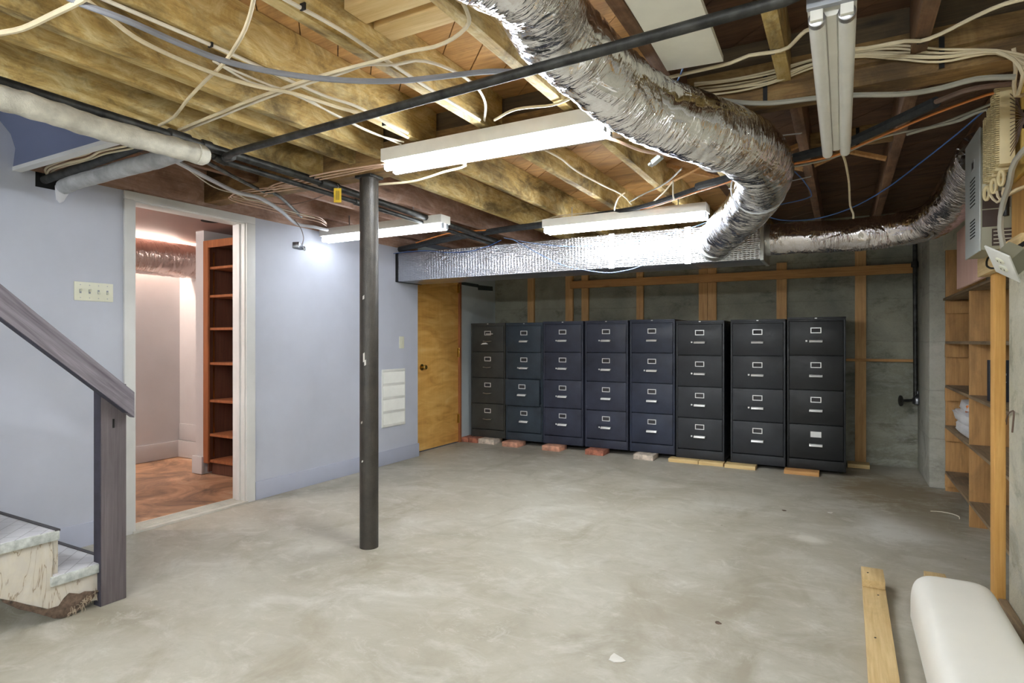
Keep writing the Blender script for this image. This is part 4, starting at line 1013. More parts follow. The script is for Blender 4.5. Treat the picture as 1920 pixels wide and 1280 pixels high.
cable('foam_hose', 'dark brown tube leaving the black foam sleeve toward the right wall', [(0.303, 2.782, 2.090), (0.361, 2.724, 2.090), (0.419, 2.692, 2.090), (0.557, 2.743, 2.100)], 0.010, 'brown_cable', 'hose')
cable('electrical_cable', 'orange cable running the length of the black hoses', [(-3.522, 4.516, 2.110), (-3.087, 4.336, 2.120), (-2.837, 4.298, 2.120), (-2.243, 4.436, 2.125), (-1.976, 4.379, 2.125), (-1.703, 4.266, 2.120), (-1.253, 4.146, 2.110), (-0.803, 3.762, 2.090), (-0.494, 3.352, 2.035), (-0.275, 3.207, 2.035), (-0.044, 3.233, 2.060), (0.043, 3.173, 2.070), (0.199, 3.021, 2.080), (0.334, 2.902, 2.090), (0.471, 2.817, 2.100), (0.538, 2.800, 2.100)], 0.0055, 'orange_cable')
cable('electrical_cable', 'cream cable tied along the black hose above the middle lit fixture', [(-2.808, 4.554, 2.130), (-2.446, 4.438, 2.135), (-2.065, 4.270, 2.140), (-1.845, 4.187, 2.140), (-1.468, 4.198, 2.135), (-1.207, 4.120, 2.130), (-1.029, 3.871, 2.130), (-0.910, 3.695, 2.160)], 0.0055, 'cream_cable')
cable('electrical_cable', 'white cable with a dangling end right of the unlit fixture', [(-0.442, 3.361, 2.050), (-0.259, 3.307, 2.050), (-0.045, 3.298, 2.070), (0.125, 3.127, 2.080), (0.243, 3.101, 2.090), (0.318, 3.090, 2.090), (0.420, 3.032, 2.100), (0.519, 2.912, 2.100)], 0.005, 'lightgrey_cable')
cable('electrical_cable', 'cream cable hanging from the far end of the unlit fixture', [(-0.004, 2.850, 1.966), (0.008, 2.950, 1.960), (0.017, 3.100, 1.955), (0.029, 3.550, 1.992), (0.034, 3.580, 1.887), (0.048, 3.580, 1.844), (0.048, 3.580, 1.816)], 0.005, 'cream_cable')
cable('electrical_cable', 'short white cable end hanging down above the middle lit fixture', [(-0.931, 3.783, 2.190), (-0.938, 3.809, 2.150), (-0.945, 3.839, 2.110), (-0.947, 3.873, 2.090)], 0.005, 'white_cable')
cable('electrical_cable', 'dusty cable strung between joists above the middle lit fixture', [(-1.284, 3.999, 2.140), (-1.174, 3.931, 2.160), (-1.069, 3.916, 2.190), (-0.971, 3.846, 2.210), (-0.849, 3.655, 2.220)], 0.005, 'lightgrey_cable')
cable('plastic_strip', 'yellow plastic strip lying on the big foil duct', [(-0.520, 2.342, 2.150), (-0.463, 2.461, 2.140), (-0.412, 2.521, 2.130), (-0.377, 2.613, 2.120)], 0.011, 'yellow_cable', 'strip', flat=0.3)
cable('conduit', 'silver conduit running down from the white pipe to the top of the wall', [(-2.956, 1.806, 2.100), (-2.983, 1.898, 2.090), (-3.090, 2.138, 2.080), (-3.162, 2.340, 2.070), (-3.167, 2.505, 2.070), (-3.305, 2.774, 2.060), (-3.490, 3.075, 2.040), (-3.519, 3.258, 2.050), (-3.562, 3.445, 2.060)], 0.012, 'silver_cable', 'conduit')
cable('conduit', 'dark thin pipe sloping under the brown joists above the doorway', [(-2.858, 1.942, 2.100), (-2.982, 2.193, 2.100), (-3.111, 2.491, 2.100), (-3.106, 2.586, 2.100), (-3.457, 3.090, 2.090)], 0.011, 'grey_pipe', 'conduit')
cable('electrical_cable', 'thin white cable curling beside the silver conduit', [(-3.001, 1.910, 2.090), (-3.189, 2.207, 2.075), (-3.205, 2.376, 2.070), (-3.227, 2.455, 2.060), (-3.243, 2.576, 2.070), (-3.346, 2.875, 2.080), (-3.364, 3.129, 2.080)], 0.0035, 'white_cable')
cable('electrical_cable', 'one of the thin cream cables looping above the doorway head', [(-2.750, 2.466, 2.085), (-3.014, 2.432, 2.085), (-3.230, 2.401, 2.085), (-3.358, 2.439, 2.085), (-3.389, 2.519, 2.085), (-3.389, 2.709, 2.085), (-3.420, 2.939, 2.085), (-3.394, 3.184, 2.085), (-3.487, 3.362, 2.085)], 0.0035, 'pink_cable', group='looped cables above the doorway')
cable('electrical_cable', 'one of the thin cream cables looping above the doorway head', [(-2.836, 2.523, 2.093), (-3.095, 2.498, 2.093), (-3.333, 2.459, 2.093), (-3.428, 2.479, 2.093), (-3.484, 2.590, 2.093), (-3.487, 2.788, 2.093), (-3.509, 3.015, 2.093), (-3.501, 3.283, 2.093), (-3.567, 3.439, 2.093)], 0.0035, 'pink_cable', group='looped cables above the doorway')
cable('electrical_cable', 'one of the thin cream cables looping above the doorway head', [(-2.750, 2.481, 2.101), (-3.025, 2.441, 2.101), (-3.229, 2.416, 2.101), (-3.385, 2.468, 2.101), (-3.397, 2.526, 2.101), (-3.395, 2.714, 2.101), (-3.435, 2.951, 2.101), (-3.395, 3.185, 2.101), (-3.511, 3.385, 2.101)], 0.0035, 'pink_cable', group='looped cables above the doorway')
cable('electrical_cable', 'one of the pinkish cables crossing behind the black pipes to the column', [(-3.140, 2.514, 2.115), (-2.951, 2.445, 2.115), (-2.758, 2.431, 2.115), (-2.548, 2.421, 2.115), (-2.421, 2.419, 2.115), (-2.184, 2.436, 2.115), (-2.029, 2.446, 2.115)], 0.0045, 'pink_cable', group='cables running to the column top')
cable('electrical_cable', 'one of the pinkish cables crossing behind the black pipes to the column', [(-3.196, 2.559, 2.115), (-3.002, 2.487, 2.115), (-2.804, 2.471, 2.115), (-2.589, 2.460, 2.115), (-2.459, 2.458, 2.115), (-2.204, 2.458, 2.115), (-2.041, 2.460, 2.115)], 0.0045, 'pink_cable', group='cables running to the column top')
cable('electrical_cable', 'one of the pinkish cables crossing behind the black pipes to the column', [(-3.255, 2.606, 2.115), (-3.054, 2.531, 2.115), (-2.852, 2.513, 2.115), (-2.632, 2.500, 2.115), (-2.499, 2.497, 2.115), (-2.224, 2.481, 2.115), (-2.053, 2.475, 2.115)], 0.0045, 'pink_cable', group='cables running to the column top')
cable('electrical_cable', 'one of the cream cables going into the hole in the blue-grey wall', [(-3.923, 1.736, 2.060), (-3.880, 1.686, 2.085), (-3.714, 1.609, 2.085), (-3.598, 1.583, 2.085), (-3.431, 1.579, 2.085), (-3.260, 1.583, 2.085), (-3.086, 1.556, 2.085), (-2.913, 1.571, 2.085), (-2.808, 1.577, 2.085)], 0.0055, 'cream_cable', group='cables at the wall hole')
cable('electrical_cable', 'one of the cream cables going into the hole in the blue-grey wall', [(-3.923, 1.736, 2.060), (-3.925, 1.712, 2.091), (-3.747, 1.638, 2.091), (-3.630, 1.611, 2.091), (-3.495, 1.609, 2.091), (-3.320, 1.612, 2.091), (-3.137, 1.596, 2.091), (-2.938, 1.613, 2.091), (-2.842, 1.596, 2.091)], 0.0055, 'cream_cable', group='cables at the wall hole')
cable('electrical_cable', 'one of the cream cables going into the hole in the blue-grey wall', [(-3.923, 1.736, 2.060), (-3.885, 1.683, 2.097), (-3.729, 1.603, 2.097), (-3.614, 1.578, 2.097), (-3.395, 1.563, 2.097), (-3.228, 1.567, 2.097), (-3.053, 1.527, 2.097), (-2.910, 1.546, 2.097), (-2.815, 1.581, 2.097)], 0.0055, 'cream_cable', group='cables at the wall hole')
cable('electrical_cable', 'thin brown wire sagging from the yellow tag to the silver conduit', [(-3.329, 2.728, 2.100), (-3.245, 2.810, 2.100), (-3.052, 2.794, 2.100), (-2.752, 2.688, 2.090), (-2.656, 2.680, 2.080)], 0.003, 'brown_cable')
dn = thing('cable_connector', 'small steel connector dangling on a wire below the silver conduit', 'connector', (-3.821, 3.399, 1.930))
MB().tube([(-3.435, 3.008, 2.050), (-3.526, 3.147, 2.020), (-3.655, 3.288, 1.985), (-3.778, 3.388, 1.955)], 0.003, 6).build('wire', 'brown_cable', dn)
ca = Vector((-3.825, 3.382, 1.945)); cb = Vector((-3.876, 3.526, 1.925)); dd = (cb - ca)
MB().obox(ca, (dd, (0, 0, 1), (0.5, 0.8, 0.1)), (0.03, 0.025, 0.025)).build('clamp_body', 'valve', dn, 0.003)
MB().lathe(ca + dd * 0.25, dd, [(0, 0.022), (0.025, 0.022), (0.028, 0.028), (0.042, 0.028), (0.045, 0.02), (0.07, 0.02)], 14).build('threaded_neck', 'steel', dn)
jb = thing('junction_clip', 'small grey plastic clip hanging beside the foil duct', 'clip', (-0.852, 3.103, 2.120))
jc = Vector((-0.840, 3.078, 2.120))
MB().obox(jc, ((0.8, -0.4, 0.35), (0.3, 0.9, 0), (-0.3, 0, 0.9)), (0.032, 0.016, 0.012)).build('clip_body', 'box_grey', jb, 0.003)
MB().obox(jc + Vector((-0.036, 0.018, -0.016)), ((0.8, -0.4, 0.35), (0.3, 0.9, 0), (-0.3, 0, 0.9)), (0.010, 0.018, 0.006)).build('clip_hook', 'box_grey', jb, 0.002)

# white boards stored against the joists
wb1 = MB().obox((-0.46, 1.80, 2.185), ((0.93, 0.10, 0), (-0.02, 1, 0), (0, 0, 1)), (0.098, 0.42, 0.011))
tag(wb1.build('white_board', 'white_board', None, 0.002), 'white board laid across the ceiling beside the big foil duct', 'board')
wb2 = MB().obox((-0.535, 1.82, 2.215), ((0.99, -0.05, 0), (0.05, 1, 0), (0, 0, 1)), (0.06, 0.42, 0.008))
tag(wb2.build('white_board', 'white_plastic', None, 0.002), 'second white board just above and left of the first', 'board')

# ---- wall plates and register
sp = thing('switch_plate', 'ivory four-gang toggle switch plate on the blue-grey wall left of the doorway', 'light switch', (LX + 0.004, 1.889, 1.415))
B(LX + 0.0005, LX + 0.007, 1.785, 1.993, 1.415, 1.523).build('plate', 'plate', sp, 0.003)
for i in range(4):
    y = 1.816 + i * 0.048
    B(LX + 0.006, LX + 0.009, y - 0.005, y + 0.005, 1.457, 1.481).build('switch_slot', 'fixture_grey', sp)
    up = 1 if i < 2 else -1
    MB().obox((LX + 0.013, y, 1.469 + up * 0.006), ((1, 0, up * 0.8), (0, 1, 0), (-up * 0.8, 0, 1)), (0.009, 0.0035, 0.004)).build('toggle', 'plate', sp, 0.001)
    for z in (1.432, 1.506):
        MB().cyl((LX + 0.006, y, z), (LX + 0.0085, y, z), 0.003, 8).build('screw', 'steel', sp)
s2 = thing('switch_plate', 'small ivory light switch on the wall left of the birch door', 'light switch', (LX + 0.004, 4.678, 1.112))
B(LX + 0.0005, LX + 0.007, 4.643, 4.713, 1.112, 1.230).build('plate', 'plate', s2, 0.003)
B(LX + 0.006, LX + 0.012, 4.672, 4.684, 1.155, 1.188).build('toggle', 'plate', s2, 0.002)
vt = thing('air_register', 'white louvred return-air grille low on the blue-grey wall', 'vent', (LX + 0.004, 4.553, 0.36))
vm = MB().box(LX + 0.001, LX + 0.006, 4.384, 4.722, 0.358, 0.913)
vm.build('face_plate', 'white_plastic', vt, 0.002)
for i in range(5):
    z = 0.372 + i * 0.1315
    B(LX + 0.005, LX + 0.013, 4.388, 4.718, z - 0.009, z + 0.009).build('rail', 'white_plastic', vt, 0.002)
for i in range(4):
    z0_ = 0.384 + i * 0.1315
    lv = MB()
    for k in range(26):
        y = 4.403 + k * 0.0121
        lv.obox((LX + 0.009, y, z0_ + 0.0545), ((1, 0.7, 0), (-0.7, 1, 0), (0, 0, 1)), (0.005, 0.0009, 0.0535))
    o = lv.build('louvre_bank', 'white_plastic', vt); o['kind'] = 'stuff'
for y in (4.384, 4.712):
    B(LX + 0.005, LX + 0.013, y, y + 0.011, 0.36, 0.912).build('stile', 'white_plastic', vt, 0.002)

# ---- bookcase in the side room
bk = thing('bookcase', 'brown wooden bookcase with empty shelves in the side room', 'bookcase', (-4.45, 3.55, 0))
BX0, BX1, BYF, BYB = -4.99, -3.96, 3.365, 3.66
B(BX0, BX0 + 0.065, BYF - 0.012, BYF + 0.01, 0.10, 2.075).build('face_stile', 'bookcase_frame', bk, 0.003)
B(BX0 + 0.066, BX1, BYF - 0.012, BYF + 0.01, 2.01, 2.075).build('face_rail', 'bookcase_frame', bk, 0.003)
B(BX0 + 0.03, BX0 + 0.05, BYF + 0.01, BYB, 0.02, 2.05).build('side_panel', 'bookcase', bk)
B(BX1 - 0.02, BX1, BYF, BYB, 0.02, 2.05).build('side_panel', 'bookcase', bk)
B(BX0 + 0.03, BX1, BYB, BYB + 0.015, 0.02, 2.05).build('back_panel', 'bookcase', bk)
B(BX0 + 0.03, BX1, BYF + 0.01, BYB, 2.03, 2.05).build('top_panel', 'bookcase', bk)
B(BX0 + 0.05, BX1, BYF + 0.04, BYF + 0.055, 0.0, 0.11).build('toe_kick', 'bookcase', bk)
for z in (0.128, 0.36, 0.663, 0.995, 1.303, 1.592, 1.843):
    B(BX0 + 0.05, BX1 - 0.02, BYF + 0.012, BYB, z - 0.022, z).build('shelf', 'bookcase_frame', bk, 0.002)
for z_ in (BYF + 0.05,):
    B(BX0 + 0.0495, BX0 + 0.053, z_, z_ + 0.012, 0.15, 1.98).build('shelf_track', 'brass', bk)

# ---- right side: upright stud, shelving, boards, boxes
us = tag(B(0.594, 0.634, 3.385, 3.475, 0.0, 1.486).build('upright_stud', 'stud_bright', None, 0.003), 'bright new pine stud standing upright against the right wall', 'stud')
tag(B(0.566, 0.639, 2.80, 3.60, 1.487, 1.575).build('top_rail', 'new_y', None, 0.003), 'pine rail resting on top of the upright stud', 'timber')
tag(B(0.605, 0.638, 1.6, 3.38, 0.0, 0.04).build('sill_plate', 'shelf_grey', None, 0.004), 'grey timber sill plate along the foot of the right wall', 'timber')
tag(B(0.602, 0.620, 2.40, 3.12, 1.577, 2.11).build('plywood_board', 'stud_bright', None, 0.002), 'pine backing board on the right wall beneath the terminal blocks', 'board')
tag(B(0.662, 0.68, 3.37, 4.905, 1.525, 1.90).build('plywood_board', 'pink_ply', None, 0.002), 'pinkish plywood board above the shelves on the right', 'board')
sh = thing('shelf_unit', 'rough plank shelf unit set into the right wall', 'shelving', (0.83, 4.6, 0))
B(0.700, 0.966, 3.50, 5.84, 1.505, 1.523).build('top_board', 'shelf_grey', sh, 0.002)
for z, sk in ((1.172, 0), (0.83, 0), (0.515, 0), (0.155, 0)):
    B(0.703, 0.966, 3.50, 4.745, z - 0.010, z + 0.010).build('shelf', 'shelf_grey', sh, 0.002)
    B(0.703, 0.966, 4.768, 5.76, z - 0.010, z + 0.010).build('shelf', 'shelf_grey', sh, 0.002)
    B(0.705, 0.966, 5.766, 5.79, z - 0.115, z - 0.012).build('cleat', 'shelf_board', sh, 0.002)
B(0.712, 0.966, 5.80, 5.825, 0.0, 2.0).build('end_panel', 'shelf_board', sh, 0.002)
B(0.705, 0.966, 5.766, 5.79, 1.40, 1.495).build('cleat', 'shelf_board', sh, 0.002)
B(0.706, 0.966, 4.748, 4.766, 0.0, 1.503).build('divider_panel', 'shelf_board', sh, 0.002)
bg = thing('plastic_bag', 'folded white plastic bags with an orange print on the lower shelf', 'bag', (0.83, 5.3, 0.526))
def lump(c, s, seed, n=18):
    mb = MB(); b0 = len(mb.v); m_ = 12
    for i in range(m_ + 1):
        th_ = math.pi * i / m_
        for k in range(n):
            a = 2 * math.pi * k / n
            d = Vector((math.sin(th_) * math.cos(a), math.sin(th_) * math.sin(a), math.cos(th_)))
            q = 1 + 0.16 * mnoise.noise(d * 2.6 + Vector((seed, 0, 0))) + 0.07 * mnoise.noise(d * 7 + Vector((0, seed, 0)))
            x = math.copysign(abs(d.x) ** 0.6, d.x); y = math.copysign(abs(d.y) ** 0.6, d.y); z = math.copysign(abs(d.z) ** 0.7, d.z)
            mb.v.append((c[0] + x * s[0] * q, c[1] + y * s[1] * q, max(0.5255, c[2] + z * s[2] * q)))
    for i in range(m_):
        for k in range(n):
            k2 = (k + 1) % n
            mb.f.append((b0 + i * n + k, b0 + i * n + k2, b0 + (i + 1) * n + k2, b0 + (i + 1) * n + k))
    return mb
lump((0.80, 5.22, 0.565), (0.075, 0.36, 0.042), 1).build('folded_layer', 'bag', bg)
lump((0.80, 5.28, 0.645), (0.085, 0.36, 0.045), 4).build('folded_layer', 'bag', bg)
lump((0.82, 5.26, 0.72), (0.075, 0.26, 0.042), 8).build('folded_layer', 'bag', bg)
MB().obox((0.752, 5.14, 0.715), ((0, 1, -.3), (1, 0, 0), (0, .3, 1)), (0.035, 0.006, 0.018)).build('orange_print', 'orange_print', bg)
bo = thing('book', 'dark upright box with pale lettering on the second shelf', 'box', (0.77, 4.28, 0.842))
B(0.722, 0.84, 4.26, 4.31, 0.842, 1.075).build('cover', 'book', bo, 0.002)
for i, z in enumerate((0.99, 1.01, 1.03, 0.95, 0.935, 0.92)):
    B(0.745, 0.80 - (i % 3) * 0.012, 4.2585, 4.2605, z, z + (0.012 if i < 3 else 0.005)).build('lettering', 'fixture_grey', bo)
# key-system box
kb = thing('equipment_box', 'grey vented equipment box on the right wall above the shelves', 'equipment box', (0.57, 3.3, 1.56))
B(0.503, 0.655, 3.13, 3.45, 1.56, 2.07).build('housing', 'box_side', kb, 0.003)
B(0.498, 0.504, 3.126, 3.454, 1.557, 2.073).build('cover', 'box_grey', kb, 0.002)
sl = MB()
for i in range(8):
    MB().obox((0.4975, 3.27, 1.885 - i * 0.016), ((0, 1, 0), (1, 0, 0), (0, 0, 1)), (0.055, 0.0008, 0.0025)).build('vent_slot', 'dark', kb)
for i in range(6):
    MB().obox((0.4975, 3.27, 1.665 - i * 0.014 + 0.04), ((0, 1, 0), (1, 0, 0), (0, 0, 1)), (0.055, 0.0008, 0.0025)).build('vent_slot', 'dark', kb)
B(0.4968, 0.4985, 3.235, 3.30, 1.925, 1.968).build('printed_logo', 'fixture_grey', kb)
B(0.4966, 0.497, 3.245, 3.285, 1.932, 1.96).build('printed_logo_mark', 'ink', kb)
for i in range(9):
    for k in range(3):
        B(0.512 + k * 0.018, 0.522 + k * 0.018, 3.1285, 3.1305, 1.995 - i * 0.019, 2.004 - i * 0.019).build('side_hole', 'dark', kb)
B(0.508, 0.60, 3.1282, 3.1302, 1.73, 1.80).build('side_label', 'brown_label', kb)
B(0.508, 0.57, 3.1275, 3.1295, 1.655, 1.725).build('side_label', 'brown_label', kb)
B(0.54, 0.62, 3.1275, 3.1295, 1.575, 1.645).build('side_label', 'brown_label', kb)
B(0.508, 0.56, 3.1282, 3.1302, 1.805, 1.835).build('side_sticker', 'plate', kb)
for i in range(4):
    B(0.545, 0.615, 3.1268, 3.1276, 1.585 + i * 0.016, 1.588 + i * 0.016).build('label_line', 'plate', kb)
# punch-down blocks
pb = thing('terminal_block_rack', 'yellow telephone terminal board with ivory punch-down blocks on the right wall', 'terminal blocks', (0.57, 2.8, 1.7))
B(0.586, 0.6015, 2.76, 3.06, 1.76, 2.04).build('backboard', 'yellow_plastic', pb, 0.004)
for (z0_, z1_) in ((1.955, 2.035), (1.80, 1.885)):
    br_ = B(0.556, 0.601, 2.735, 2.76, z0_, z1_).build('bracket', 'yellow_plastic', pb, 0.003)
    B(0.566, 0.578, 2.7335, 2.7355, z0_ + 0.018, z1_ - 0.018).build('bracket_slot', 'dark', br_)
B(0.556, 0.601, 2.70, 2.76, 1.765, 1.79).build('bracket', 'yellow_plastic', pb, 0.003)
B(0.556, 0.601, 2.72, 2.76, 2.037, 2.055).build('bracket', 'yellow_plastic', pb, 0.003)
B(0.565, 0.601, 2.74, 2.765, 1.885, 1.955).build('bracket_void', 'dark', pb)
for j, (yy, z0_, z1_) in enumerate(((2.99, 1.755, 2.015), (2.92, 1.76, 2.03), (2.85, 1.765, 2.055), (2.79, 1.775, 2.065))):
    blk = MB().box(0.50, 0.545, yy - 0.022, yy + 0.022, z0_, z1_).build('punch_block', 'ivory_block', pb, 0.002)
    comb = MB(); nrow = 36
    for i in range(nrow):
        z = z0_ + 0.006 + i * (z1_ - z0_ - 0.012) / (nrow - 1)
        for q in range(2):
            comb.box(0.490, 0.502, yy - 0.020 + q * 0.026, yy - 0.006 + q * 0.026, z - 0.0022, z + 0.0022)
    cb_ = comb.build('contact_rows', 'ivory_block', pb); cb_['kind'] = 'stuff'
wr_ = MB()
for i in range(16):
    z = 1.80 + i * 0.015
    wr_.tube([(0.53, 2.768, z), (0.548, 2.755, z + 0.01 - (z - 1.9) * 0.35), (0.566, 2.735, 1.92 + (i % 4) * 0.003), (0.60, 2.728, 1.93)], 0.0014, 4, False, True, 0.03)
o = wr_.build('jumper_wires', 'brown_cable', pb); o['kind'] = 'stuff'
for j, (yy, z) in enumerate(((2.98, 1.715), (2.90, 1.725), (2.82, 1.735))):
    cc = Vector((0.498 + j * 0.008, yy, z)); rg_ = [cc + Vector((0.35 * math.cos(q * math.pi / 9) * 0.020, -0.3 * math.cos(q * math.pi / 9) * 0.020, math.sin(q * math.pi / 9) * 0.026)) for q in range(19)]
    MB().tube(rg_, 0.006, 8, True, False).build('cable_ring', 'ivory_block', pb)
for j in range(3):
    cable_pts = [(0.50 + j * 0.012, 2.93 - j * 0.05, 1.70), (0.52, 2.92 - j * 0.05, 1.665), (0.55, 2.86 - j * 0.04, 1.68), (0.60, 2.80, 1.70)]
    MB().tube(cable_pts, 0.005, 6).build('cable_tail', 'cream_cable', pb)
MB().cyl((0.535, 2.86, 1.60), (0.535, 2.86, 1.70), 0.011, 12).build('black_plug', 'strap', pb)
pb.location.z += 0.05
cable('electrical_cable', 'thick grey cable curving down from the terminal board to the tilted outlet', [(0.585, 2.56, 1.88), (0.523, 2.650, 1.805), (0.525, 2.750, 1.745), (0.524, 2.850, 1.688), (0.521, 2.870, 1.612), (0.528, 2.870, 1.551), (0.531, 2.870, 1.521)], 0.010, 'lightgrey_cable')
cable('electrical_cable', 'white cable dropping down the right wall to the terminal board', [(0.499, 2.560, 2.158), (0.509, 2.580, 2.093), (0.512, 2.600, 2.010), (0.605, 2.68, 2.06)], 0.0065, 'cream_cable')
cable('electrical_cable', 'yellowish cable beside the white one above the terminal board', [(0.451, 2.530, 2.144), (0.491, 2.520, 2.105), (0.515, 2.520, 2.050), (0.510, 2.560, 2.000)], 0.006, 'cream_cable')
cable('electrical_cable', 'grey cable bundle from the terminal blocks up to the girder', [(0.53, 2.98, 2.02), (0.498, 2.980, 2.096), (0.416, 3.000, 2.075), (0.311, 3.020, 2.067), (0.239, 3.050, 2.062)], 0.007, 'lightgrey_cable')
# tilted outlet plate hanging from its box
ou = thing('outlet', 'white duplex outlet plate tilted out of its box beside the stud', 'outlet', (0.511, 2.780, 1.462))
oc = Vector((0.478, 2.600, 1.444))
ua = Vector((0.318, -0.281, -0.262)).normalized(); va = Vector((0.31, 0.746, -0.425)); va = (va - ua * va.dot(ua)).normalized(); na = ua.cross(va)
if na.dot(Vector((0, 0, 1.18)) - oc) < 0: na = -na
hu, hv = 0.045, 0.082
MB().obox(oc, (ua, va, na), (hu, hv, 0.003)).build('cover_plate', 'white_plastic', ou, 0.002)
for s_ in (-1, 1):
    cc = oc + va * 0.30 * hv * s_
    MB().lathe(cc + na * 0.002, na, [(0, 0.016), (0.004, 0.016), (0.005, 0.014)], 18).build('receptacle', 'plate', ou)
    for q in (-1, 1):
        MB().obox(cc + na * 0.0075 + ua * 0.006 * q, (ua, va, na), (0.001, 0.004, 0.0004)).build('slot', 'ink', ou)
MB().obox(oc - na * 0.032 + ua * 0.01, (ua, va, na), (0.028, 0.05, 0.026)).build('outlet_box', 'box_side', ou, 0.003)
cable('power_cord', 'short dark bent cable under the equipment box at the stud top', [(0.556, 3.200, 1.545), (0.530, 3.150, 1.527), (0.518, 3.100, 1.493), (0.515, 3.000, 1.470), (0.523, 2.950, 1.466)], 0.004, 'strap', 'cord')
cable('power_cord', 'black cord with a plug hanging down the right wall', [(0.60, 2.62, 1.55), (0.527, 2.620, 1.503), (0.532, 2.600, 1.467), (0.610, 2.52, 1.42), (0.615, 2.50, 1.25), (0.612, 2.49, 1.1), (0.612, 2.50, 0.99)], 0.008, 'strap', 'cord')
hg = thing('black_pouch', 'black strap and pouch hanging at the right edge', 'pouch', (0.60, 2.50, 1.25))
MB().prism([(2.47, 1.47), (2.50, 1.44), (2.505, 1.36), (2.50, 1.33), (2.49, 1.32), (2.475, 1.24), (2.44, 1.24), (2.42, 1.47)], 0, 0.585, 0.608).build('pouch_body', 'strap', hg, 0.004)
MB().tube([(0.597, 2.50, 1.42), (0.597, 2.512, 1.38), (0.597, 2.508, 1.33)], 0.004, 6).build('white_trim_edge', 'white_cable', hg)
pg = thing('plug', 'grey clip on the end of the black cord at the right edge', 'plug', (0.605, 2.982, 0.994))
MB().box(0.596, 0.616, 2.478, 2.513, 0.955, 1.0).build('plug_body', 'valve', pg, 0.003)
cable('bent_wire', 'bent rusty wire sticking out of the concrete right wall', [(0.636, 3.399, 0.812), (0.632, 3.348, 0.858), (0.625, 3.245, 0.884), (0.622, 3.185, 0.888), (0.622, 3.194, 0.847), (0.624, 3.222, 0.799)], 0.0035, 'brown_cable', 'wire')

# ---- water pipe and valve on the back wall
wv_ = thing('water_pipe', 'dark vertical water pipe with a valve in the back right corner', 'pipe', (0.585, 6.60, 0.64))
MB().tube([(0.580, 6.60, 2.2), (0.585, 6.60, 0.66)], 0.018, 14, True, False).build('riser_pipe', 'black_pipe', wv_)
MB().lathe((0.578, 6.60, 1.86), (0, 0, 1), [(0, 0.02), (0.004, 0.028), (0.05, 0.028), (0.054, 0.02)], 14).build('coupling', 'black_pipe', wv_)
MB().lathe((0.60, 6.60, 0.60), (0, 0, 1), [(0, 0.02), (0.01, 0.04), (0.055, 0.044), (0.08, 0.03), (0.10, 0.014), (0.125, 0.014)], 18).build('valve_body', 'valve', wv_)
MB().cyl((0.60, 6.60, 0.645), (0.47, 6.56, 0.635), 0.012, 10).build('valve_stem', 'black_pipe', wv_)
MB().lathe((0.475, 6.56, 0.635), (-1, -0.3, 0), [(0, 0.015), (0.003, 0.05), (0.012, 0.05), (0.016, 0.02)], 16).build('hand_wheel', 'black_pipe', wv_)

# ---- foreground: planks and white cover on the floor
pk = thing('plank', 'pine plank lying on the floor with a short block nailed on its end', 'plank', (0.12, 2.7, 0))
MB().beam((0.128, 3.41, 0.02), (0.118, 1.6, 0.02), 0.092, 0.038).build('board', 'new_y', pk, 0.002)
MB().beam((0.125, 3.415, 0.058), (0.1255, 3.235, 0.058), 0.092, 0.036).build('end_block', 'new_y', pk, 0.002)
for (x, y) in ((0.105, 3.33), (0.14, 3.16), (0.11, 2.70), (0.13, 2.35)):
    MB().cyl((x, y, 0.039), (x, y, 0.0405 if y < 3.2 else 0.078), 0.004, 8).build('nail', 'strap', pk)
tag(MB().beam((0.398, 3.62, 0.018), (0.400, 2.95, 0.018), 0.088, 0.034).build('plank', 'new_y', None, 0.002), 'short pine board poking out beyond the white cover', 'plank')
cv = thing('white_cover', 'long smooth white plastic cover lying on the floor by the right wall', 'cover', (0.40, 2.2, 0.0))
N = 28; prof = []
xc, hw, hh = 0.395, 0.148, 0.172
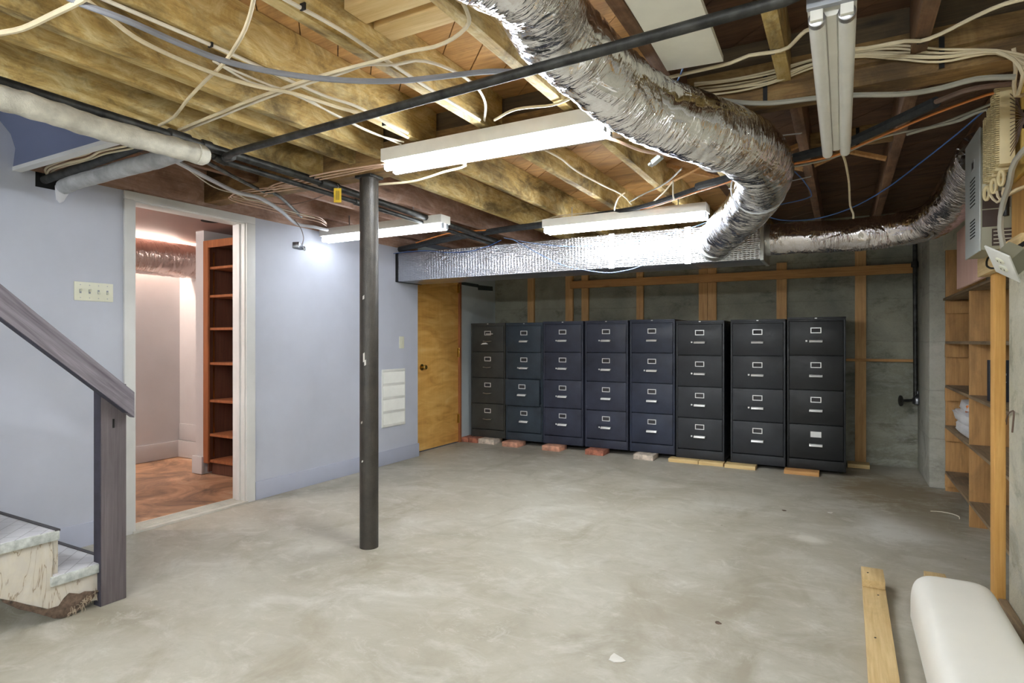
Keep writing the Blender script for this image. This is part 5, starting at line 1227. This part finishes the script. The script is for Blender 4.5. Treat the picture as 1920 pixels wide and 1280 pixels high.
for i in range(N + 1):
    a = math.pi * i / N
    cxx = math.copysign(abs(math.cos(a)) ** 0.42, math.cos(a)); szz = abs(math.sin(a)) ** 0.5
    prof.append((xc + hw * cxx, 0.036 + hh * szz))
inner = [(xc + (p[0] - xc) * 0.965, max(0.036, p[1] - 0.006)) for p in reversed(prof)]
cvm = MB(); rings = []
for (y, s, zs) in ((3.045, 0.86, 0.93), (3.038, 0.94, 0.975), (3.02, 0.985, 0.995), (2.99, 1.0, 1.0), (2.4, 1.0, 1.0), (1.4, 1.0, 1.0)):
    b0 = len(cvm.v); rings.append(b0)
    for p in prof: cvm.v.append((xc + (p[0] - xc) * s, y, 0.036 + (p[1] - 0.036) * zs))
for r0, r1 in zip(rings, rings[1:]):
    for i in range(N): cvm.f.append((r0 + i, r0 + i + 1, r1 + i + 1, r1 + i))
cvm.f.append(tuple(rings[0] + i for i in range(N + 1))); cvm.f.append(tuple(rings[-1] + i for i in reversed(range(N + 1))))
for r0, r1 in zip(rings, rings[1:]): cvm.f.append((r0, r1, r1 + N, r0 + N))
cvm.build('shell', 'white_cover', cv)
# loose bits on the floor
cable('loose_wire', 'bent white wire lying on the floor before the shelves', [(0.534, 5.045, 0.004), (0.597, 5.065, 0.004), (0.654, 5.037, 0.004), (0.685, 4.983, 0.004), (0.679, 4.924, 0.004)], 0.003, 'white_cable', 'wire')
for (px, lb, mt, q) in (((-0.740, 2.140, 0.000), 'white paint splash on the near floor', 'spider', 0.03), ((-0.074, 4.681, 0.000), 'small white chip on the floor before the cabinets', 'spider', 0.014), ((-0.458, 2.618, 0.000), 'dark crumb on the near floor', 'carpet', 0.012), ((-0.359, 4.584, 0.000), 'dark scrap on the floor left of the white chip', 'carpet', 0.014)):
    rr = random.Random(lb); mb = MB(); n = 9
    mb.prism([(px[0] + math.cos(2 * math.pi * i / n) * q * rr.uniform(.6, 1.5), px[1] + math.sin(2 * math.pi * i / n) * q * rr.uniform(.6, 1.3)) for i in range(n)], 2, 0.0003, 0.003)
    tag(mb.build('floor_debris', mt), lb, 'debris')
